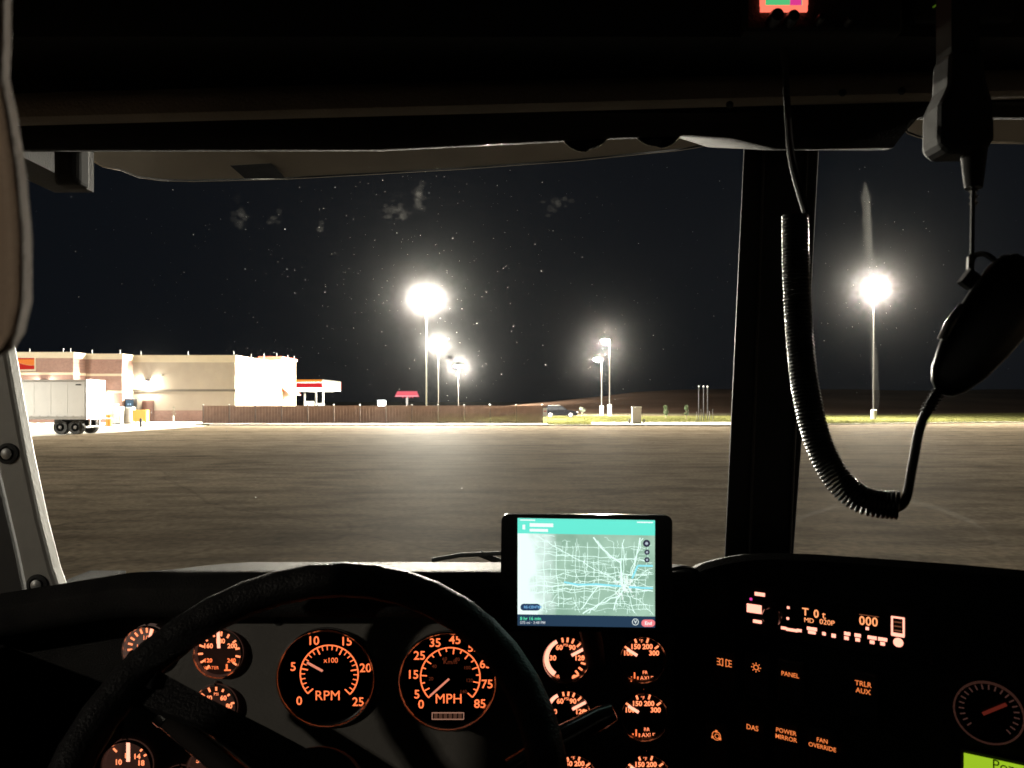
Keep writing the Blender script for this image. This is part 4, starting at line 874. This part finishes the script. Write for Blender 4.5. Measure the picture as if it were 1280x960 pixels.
# ================================================================== LOOSE THINGS IN THE CAB
# curtain
ct = thing('privacy_curtain', P(0, 450, .26), 'tan fabric curtain hanging close by the driver side, out of focus', 'curtain')
m = MB(); rows = []
vs_ = [(-260, 18), (60, 14), (100, 12), (150, 22), (220, 33), (300, 40), (380, 40), (420, 31), (440, 18), (452, -4)]
for v, ur in vs_:
    row = []
    for i in range(19):
        t_ = i / 18; u = -160 + (ur + 160) * t_; dep = .262 + .010 * math.sin(t_ * 19) + .02 * (1 - t_); row.append(P(u, v + 4 * math.sin(t_ * 11), dep))
    rows.append(row)
m.rings(rows, closed=False)
o = m.build('cloth', pm('tan_fabric', (.11, .08, .062), .9, var=.2, scale=30, bump=.5, bscale=400), ct, True, autosm=90); pass
MB().tube([P(-160, -262, .275), P(20, -262, .265)], .004, 8).build('rod', M_gun, ct, True)
nt_ = MATS['tan_fabric'].node_tree; b_ = nt_.nodes['Principled BSDF']; tl_ = nt_.nodes.new('ShaderNodeBsdfTranslucent'); tl_.inputs[0].default_value = (.08, .058, .043, 1)
mx_ = nt_.nodes.new('ShaderNodeMixShader'); mx_.inputs[0].default_value = .5; nt_.links.new(b_.outputs[0], mx_.inputs[1]); nt_.links.new(tl_.outputs[0], mx_.inputs[2]); nt_.links.new(mx_.outputs[0], nt_.nodes['Material Output'].inputs[0])
# tablet
TY = .86; TK = TY / F; tf = Fr((0, TY, E_)); tb = thing('tablet', P(733, 790, TY), 'black framed tablet showing a green road map above the dash gauges', 'tablet')
def tp(u, v, c=0.0): a, b = tf.hit(u, v); return tf(a, b, c)
def rrect(fr, w_, h_, rad, n=5):
    pts = []
    for cx, cy_, a in ((w_ / 2 - rad, h_ / 2 - rad, 0), (-w_ / 2 + rad, h_ / 2 - rad, 90), (-w_ / 2 + rad, -h_ / 2 + rad, 180), (w_ / 2 - rad, -h_ / 2 + rad, 270)):
        for i in range(n + 1): q = R(a + 90 * i / n); pts.append(fr(cx + rad * math.cos(q), cy_ + rad * math.sin(q)))
    return pts
tc_ = px(tf, 733, 716.5).rot(-.008)
pts = rrect(tc_, 214 * TK, 146 * TK, 9 * TK); MB().prism(pts, (0, .008, 0)).build('body', pm('tablet_black', (.008, .008, .008), .22), tb)
SL, ST, SRt, SB = 647, 649, 818.5, 783     # screen box in photo pixels
def quad(m_, u0, v0, u1, v1, c): 
    f = lambda u, v: tp(u, v + (u - 733) * .016 - .2, c); return m_.add([f(u0, v1), f(u1, v1), f(u1, v0), f(u0, v0)], [(0, 1, 2, 3)])
def map_mat():
    m = bpy.data.materials.new('map_screen'); m.use_nodes = True; nt = m.node_tree; nt.nodes.clear(); L = nt.links.new
    tc = nt.nodes.new('ShaderNodeTexCoord'); n = nt.nodes.new('ShaderNodeTexNoise'); n.inputs['Scale'].default_value = 28; n.inputs['Detail'].default_value = 8; L(tc.outputs['Object'], n.inputs['Vector'])
    r = nt.nodes.new('ShaderNodeValToRGB'); e = r.color_ramp.elements; e[0].position = .3; e[0].color = (.22, .38, .28, 1); e[1].position = .72; e[1].color = (.4, .6, .47, 1); L(n.outputs[0], r.inputs[0])
    sp = nt.nodes.new('ShaderNodeSeparateXYZ'); L(tc.outputs['Object'], sp.inputs[0])
    mr = nt.nodes.new('ShaderNodeMapRange'); mr.inputs[1].default_value = -.03; mr.inputs[2].default_value = -.06; mr.inputs[3].default_value = 0; mr.inputs[4].default_value = 1; 
    n2 = nt.nodes.new('ShaderNodeTexNoise'); n2.inputs['Scale'].default_value = 60; n2.inputs['Detail'].default_value = 6; L(tc.outputs['Object'], n2.inputs['Vector'])
    ad = nt.nodes.new('ShaderNodeMath'); ad.operation = 'MULTIPLY_ADD'; ad.inputs[1].default_value = .055; L(n2.outputs[0], ad.inputs[0]); L(sp.outputs[0], ad.inputs[2])
    sb = nt.nodes.new('ShaderNodeMath'); sb.operation = 'SUBTRACT'; sb.inputs[1].default_value = .0275; L(ad.outputs[0], sb.inputs[0]); L(sb.outputs[0], mr.inputs[0])
    mx = nt.nodes.new('ShaderNodeMixRGB'); L(mr.outputs[0], mx.inputs[0]); L(r.outputs[0], mx.inputs[1]); mx.inputs[2].default_value = (.82, .98, .93, 1)
    em = nt.nodes.new('ShaderNodeEmission'); L(mx.outputs[0], em.inputs[0]); em.inputs[1].default_value = 1.1
    o = nt.nodes.new('ShaderNodeOutputMaterial'); L(em.outputs[0], o.inputs[0]); return m
scr = quad(MB(), SL, ST, SRt, SB, .0008).build('screen', map_mat(), tb)
quad(MB(), SL, ST, SRt, ST + 19, .0012).build('header_bar', glow('scr_teal', (.15, .86, .69), 1.0), scr)
quad(MB(), SL, SB - 14, SRt, SB, .0012).build('bottom_bar', glow('scr_navy', (.022, .05, .095), 1.0), scr)
rg = random.Random(21); m = MB()
hub = (781, 731)
def road(p, q, wd, seg=7, jit=2.0):
    pp = [p]
    for i in range(1, seg): t_ = i / seg; pp.append((p[0] + (q[0] - p[0]) * t_ + rg.gauss(0, jit), p[1] + (q[1] - p[1]) * t_ + rg.gauss(0, jit)))
    pp.append(q)
    for a, b in zip(pp[:-1], pp[1:]):
        if not all(SL + 1 < s_[0] < SRt - 1 and ST + 20 < s_[1] < SB - 15.5 for s_ in (a, b)): continue
        f = lambda s_: tf.hit(s_[0], s_[1] + (s_[0] - 733) * .016 - .2); m.strip(tf, f(a), f(b), wd * .68 * TK, .001)
for a in range(17, 360, 31): a_ = R(a + rg.uniform(-8, 8)); road(hub, (hub[0] + 150 * math.cos(a_), hub[1] + 150 * math.sin(a_)), rg.choice((.9, 1.3, 1.9)), 26, 1.2)
road((737, 668), (762, 694), 2.6, 6, .6); road((762, 694), (775, 702), 2.8, 3, .5); road((775, 700), (778, 728), 2.6, 5, .5); road((800, 671), (790, 718), 2.0, 8, .5); road((648, 733), (777, 732), 2.2, 12, 1.2); road((747, 733), (722, 768), 1.8, 6, .6); road((777, 742), (722, 768), 2.2, 8, 1.0)
for i in range(11): x_ = 664 + i * 14.5 + rg.gauss(0, 2); road((x_, 668), (x_ + rg.gauss(0, 5), 768), rg.choice((.7, .9, 1.1)), 10, .9)
for i in range(10): y_ = 673 + i * 9.7 + rg.gauss(0, 1.5); road((648, y_), (818, y_ + rg.gauss(0, 6)), rg.choice((.6, .8, 1.1)), 18, 1.3)
for i in range(150):
    x_, y_ = rg.uniform(660, 815), rg.uniform(670, 766); a_ = rg.choice((0, 1.57, rg.random() * 3)); l_ = rg.uniform(8, 22); road((x_, y_), (x_ + l_ * math.cos(a_), y_ + l_ * math.sin(a_)), rg.choice((.6, .8)), 4, .8)
m.build('map_roads', glow('scr_road', (.75, 1.0, .9), 1.2), scr, kind='stuff')
m = MB()
f = lambda u, v: tf.hit(u, v + (u - 733) * .016 - .2)
for a, b in (((816, 706), (797, 706)), ((797, 706), (790, 722)), ((705, 728), (722, 731)), ((722, 731), (746, 730)), ((746, 730), (776, 732)), ((786, 733), (816, 734))): m.strip(tf, f(*a), f(*b), 2.4 * TK, .0011)
m.build('route_line', glow('scr_route', (.3, .85, .95), 1.0), scr)
m = MB()
for i in range(34): a_ = rg.random() * 6.28; q = abs(rg.gauss(0, 7)); road((hub[0] + q * math.cos(a_), hub[1] + q * math.sin(a_)), (hub[0] + q * math.cos(a_) + rg.gauss(0, 4), hub[1] + q * math.sin(a_) + rg.gauss(0, 4)), 2.0, 1)
m.build('map_city', glow('scr_city', (.88, 1.0, .95), 1.0), scr)
M_scrw = glow('scr_white', (.9, 1, .97), 1.05)
m = MB(); quad(m, 662, 655, 691.5, 659.5, .0014); quad(m, 662, 662, 685, 665.5, .0014); quad(m, 653, 657, 656.5, 663, .0014); quad(m, 796, 651, 816, 652.5, .0014); quad(m, 650, 650.5, 669, 652, .0014); m.build('header_lines', M_scrw, scr)
for u, v, rr_ in ((808, 679, 4.6), (808.5, 690, 3.4), (808.5, 699.5, 3.4)):
    b_ = MB().disc(px(tf, u, v, .0013), rr_ * TK, 0, 16).build('map_button', glow('scr_btn', (.03, .03, .06), 1.0), scr); MB().disc(px(tf, u, v, .0015), rr_ * .42 * TK, 0, 8).build('button_icon', glow('scr_icon', (.6, .7, .8), .8), scr)
pts = rrect(px(tf, 663, 758.5, .0013), 25 * TK, 8.5 * TK, 4.2 * TK); MB().prism(pts, (0, -.0001, 0)).build('recenter_button', glow('scr_pill', (.02, .045, .11), 1.0), scr)
text('RE-CENTER', px(tf, 666, 758.5, .0012), 4.4 * TK, glow('scr_blue', (.2, .5, .85), 1), 'button_text', scr, bold=.02); 
text('8 hr 16 min', px(tf, 650, 772.8, .0012), 5.6 * TK, glow('scr_green', (.12, .85, .5), 1), 'travel_time', scr, 'LEFT', bold=.02); text('575 mi · 3:48 PM', px(tf, 650, 777.8, .0012), 4.6 * TK, glow('scr_grey', (.6, .65, .7), .9), 'travel_distance', scr, 'LEFT', bold=.02)
m = MB(); m.disc(px(tf, 794, 777, .0014), 4.2 * TK, 0, 20, 3.5 * TK); m.build('voice_ring', M_scrw, scr); text('V', px(tf, 794, 777, .0012), 6 * TK, M_scrw, 'voice_icon', scr, bold=.02)
pts = rrect(px(tf, 810, 778.5, .0013), 17 * TK, 9 * TK, 4.4 * TK); MB().prism(pts, (0, -.0001, 0)).build('end_button', glow('scr_pink', (.95, .24, .27), 1.0), scr); text('End', px(tf, 810, 778.5, .0014), 6 * TK, M_scrw, 'button_text', scr, bold=.02)
MB().disc(px(tf, 636, 717, .0006), 4.5 * TK, 0, 16, 3.8 * TK).build('home_button', M_gun, tb)
MB().tube([P(733, 770, .872), P(740, 800, .885), P(745, 830, .925)], .012, 10).build('mount_arm', M_rub, tb, True)
MB().fbox(Fr(P(733, 720, .874)), .09, .09, .005, .001).build('mount_cradle', M_rub, tb)
MB().tube(spline([P(838, 712, .866), P(856, 709, .87), P(872, 716, .89), P(876, 736, .9), P(868, 758, .9), P(852, 768, .91), P(848, 800, .925)]), .0022, 6).build('charging_cable', M_rub, tb, True)
# sunglasses hooked on the header
sgY = .90; sg_ = thing('sunglasses', P(775, 150, sgY), 'dark aviator sunglasses with chrome rims hooked on the overhead shelf', 'sunglasses'); SK = sgY / F
def lens_pts(cu, cv, s, n=32):
    out = []
    for i in range(n):
        a = 2 * math.pi * i / n; x = 33 * math.cos(a); y_ = 23 * math.sin(a) * (1.1 if math.sin(a) < 0 else .9) - 3 * (s * math.cos(a) > 0)
        x *= 1 - .12 * (math.sin(a) < 0) * abs(math.sin(a)); out.append(P(cu + x, cv - y_, sgY))
    return out
for cu, cv, s in ((732, 161, -1), (821, 157, 1)):
    lp = lens_pts(cu, cv, s); c0 = sum(lp, Vector()) / len(lp) + Vector((0, -.004, 0)); m = MB()
    for i in range(len(lp)): m.add([c0, lp[i], lp[(i + 1) % len(lp)]], [(0, 1, 2)])
    ln = m.build('lens', pm('dark_lens', (.008, .008, .008), .05), sg_, True, autosm=80)
    MB().tube(lp, .0011, 6, closed=True).build('rim', M_chrome, ln, True)
MB().tube(spline([P(760, 146, sgY), P(776, 142, sgY - .003), P(792, 145, sgY)], 5), .0012, 6).build('bridge', M_chrome, sg_, True)
for a, b in (((700, 148), -1), ((853, 143), 1)): MB().tube([P(*a, sgY), P(a[0] + 3 * b, a[1] - 6, sgY - .02), P(a[0] + 2 * b, a[1] - 22, sgY - .07)], .0014, 6).build('temple', M_chrome, sg_, True)
# microphone hanger, microphone, cord
mY = .56
hg = thing('microphone_hanger', P(1210, 100, mY), 'black bracket with beaded chain holding the hanging microphone', 'hanger')
MB().prism([P(1190, 60, .6), P(1232, 60, .6), P(1236, 100, .6), P(1245, 130, .6), P(1246, 175, .6), P(1234, 189, .6), P(1186, 190, .6), P(1175, 178, .6), P(1176, 130, .6), P(1188, 104, .6)], (0, .03, 0)).build('bracket', M_rub, hg, bevel=.006)
MB().box(X_(1193, .6), X_(1229, .6), .604, .626, Z_(62, .6), E_ + .52).build('bracket_arm', M_rub, hg)
MB().tube([P(1217, 185, .61), P(1217, 235, .608)], [.010, .0065], 10).build('swivel', M_rub, hg, True)
for v in range(222, 256, 8): MB().lathe(Fr(P(1217, v, .606), (1, 0, 0), (0, -1, 0), (0, 0, 1)), [(.001, -.0025), (.0038, 0), (.001, .0025)], 8).build('bead', M_chrome, hg, True)
MB().tube([P(1216, 235, .606), P(1215, 318, .575)], .0016, 6).build('line', M_rub, hg, True)
mic = thing('microphone', P(1172, 490, mY), 'black hand microphone hanging tilted with its coiled cord', 'microphone')
p0, p1 = Vector((1174, 490)), Vector((1292, 332)); ax = (p1 - p0).normalized(); nx = Vector((ax.y, -ax.x)) * -1
prof_ = [(0, 8, 6), (.03, 17, 10), (.1, 27, 13), (.25, 37, 17), (.45, 43, 20), (.65, 46, 21), (.82, 46, 20), (.93, 40, 16), (1.0, 26, 9), (1.02, 4, 2)]
rings = []
for t_, hw, hd in prof_:
    c = p0.lerp(p1, t_); ring = []
    for i in range(20):
        a = 2 * math.pi * i / 20; ca, sa = math.cos(a), math.sin(a); e = .75
        x = hw * math.copysign(abs(ca) ** e, ca); z_ = hd * math.copysign(abs(sa) ** e, sa)
        q = c + nx * x; ring.append(P(q.x, q.y, mY + z_ * mY / F))
    rings.append(ring)
mb_ = MB().rings(rings).build('body', pm('mic_plastic', (.012, .012, .012), .35), mic, True, autosm=60)
c = p0.lerp(p1, .42) - nx * 0; MB().tube([P(1178, 425, mY - .004), P(1187, 405, mY - .006), P(1203, 383, mY - .004)], .0035, 8).build('talk_button', pm('button_grey', (.12, .12, .115), .3), mic, True)
MB().fbox(Fr(P(1208, 350, mY - .003)).rot(.9), .012, .009, .008, .002).build('hang_stud', M_rub, mic)
MB().tube(spline([P(1213, 345, mY), P(1216, 322, mY + .01), P(1232, 318, mY + .005), P(1248, 330, mY), P(1262, 342, mY)], 6), .0022, 6).build('hang_strap', M_rub, mic, True)
MB().tube([P(1213, 322, mY + .01), P(1212, 352, mY)], .0024, 6).build('hang_clip', M_galv, mic, True)
cord = spline([P(994, 268, .63), P(995, 330, .63), P(998, 400, .63), P(1006, 480, .62), P(1022, 550, .61), P(1046, 598, .60), P(1080, 626, .59), P(1124, 632, .58)], 40)
L_ = [0]
for a, b in zip(cord[:-1], cord[1:]): L_.append(L_[-1] + (b - a).length)
turns = L_[-1] / .0029; hel = []; N = int(turns * 12); j = 0
for i in range(N + 1):
    s_ = L_[-1] * i / N
    while j < len(L_) - 2 and L_[j + 1] < s_: j += 1
    t_ = (s_ - L_[j]) / (L_[j + 1] - L_[j]); p = cord[j].lerp(cord[j + 1], t_); tg = (cord[min(j + 2, len(cord) - 1)] - cord[max(j - 1, 0)]).normalized()
    x = tg.cross(Vector((0, 1, 0))).normalized(); y_ = x.cross(tg); a = 2 * math.pi * turns * i / N; rad = .0094
    hel.append(p + rad * (math.cos(a) * x + math.sin(a) * y_))
MB().tube(hel, .00145, 5).build('coiled_cord', pm('cord_rubber', (.015, .015, .015), .3), mic, True, autosm=80)
MB().tube(spline([hel[-1], P(1133, 622, .575), P(1141, 580, .57), P(1150, 535, .565), P(1162, 508, .56), P(1174, 486, mY)], 8), .0034, 8).build('cord_tail', MATS['cord_rubber'], mic, True)
m = MB()
for i in range(7): t_ = i / 6; m.lathe(Fr(P(1160 + 14 * t_, 512 - 24 * t_, .56), (1, 0, 0), (0, 1, 0), (.45, 0, .89)), [(.003, -.0012), (.0058, 0), (.003, .0012)], 10)
m.build('strain_relief', M_rub, mic, True)
MB().tube(spline([hel[0], P(990, 200, .66), P(984, 130, .72), P(980, 60, .72)], 6), .0032, 8).build('cord_lead', M_rub, mic, True)
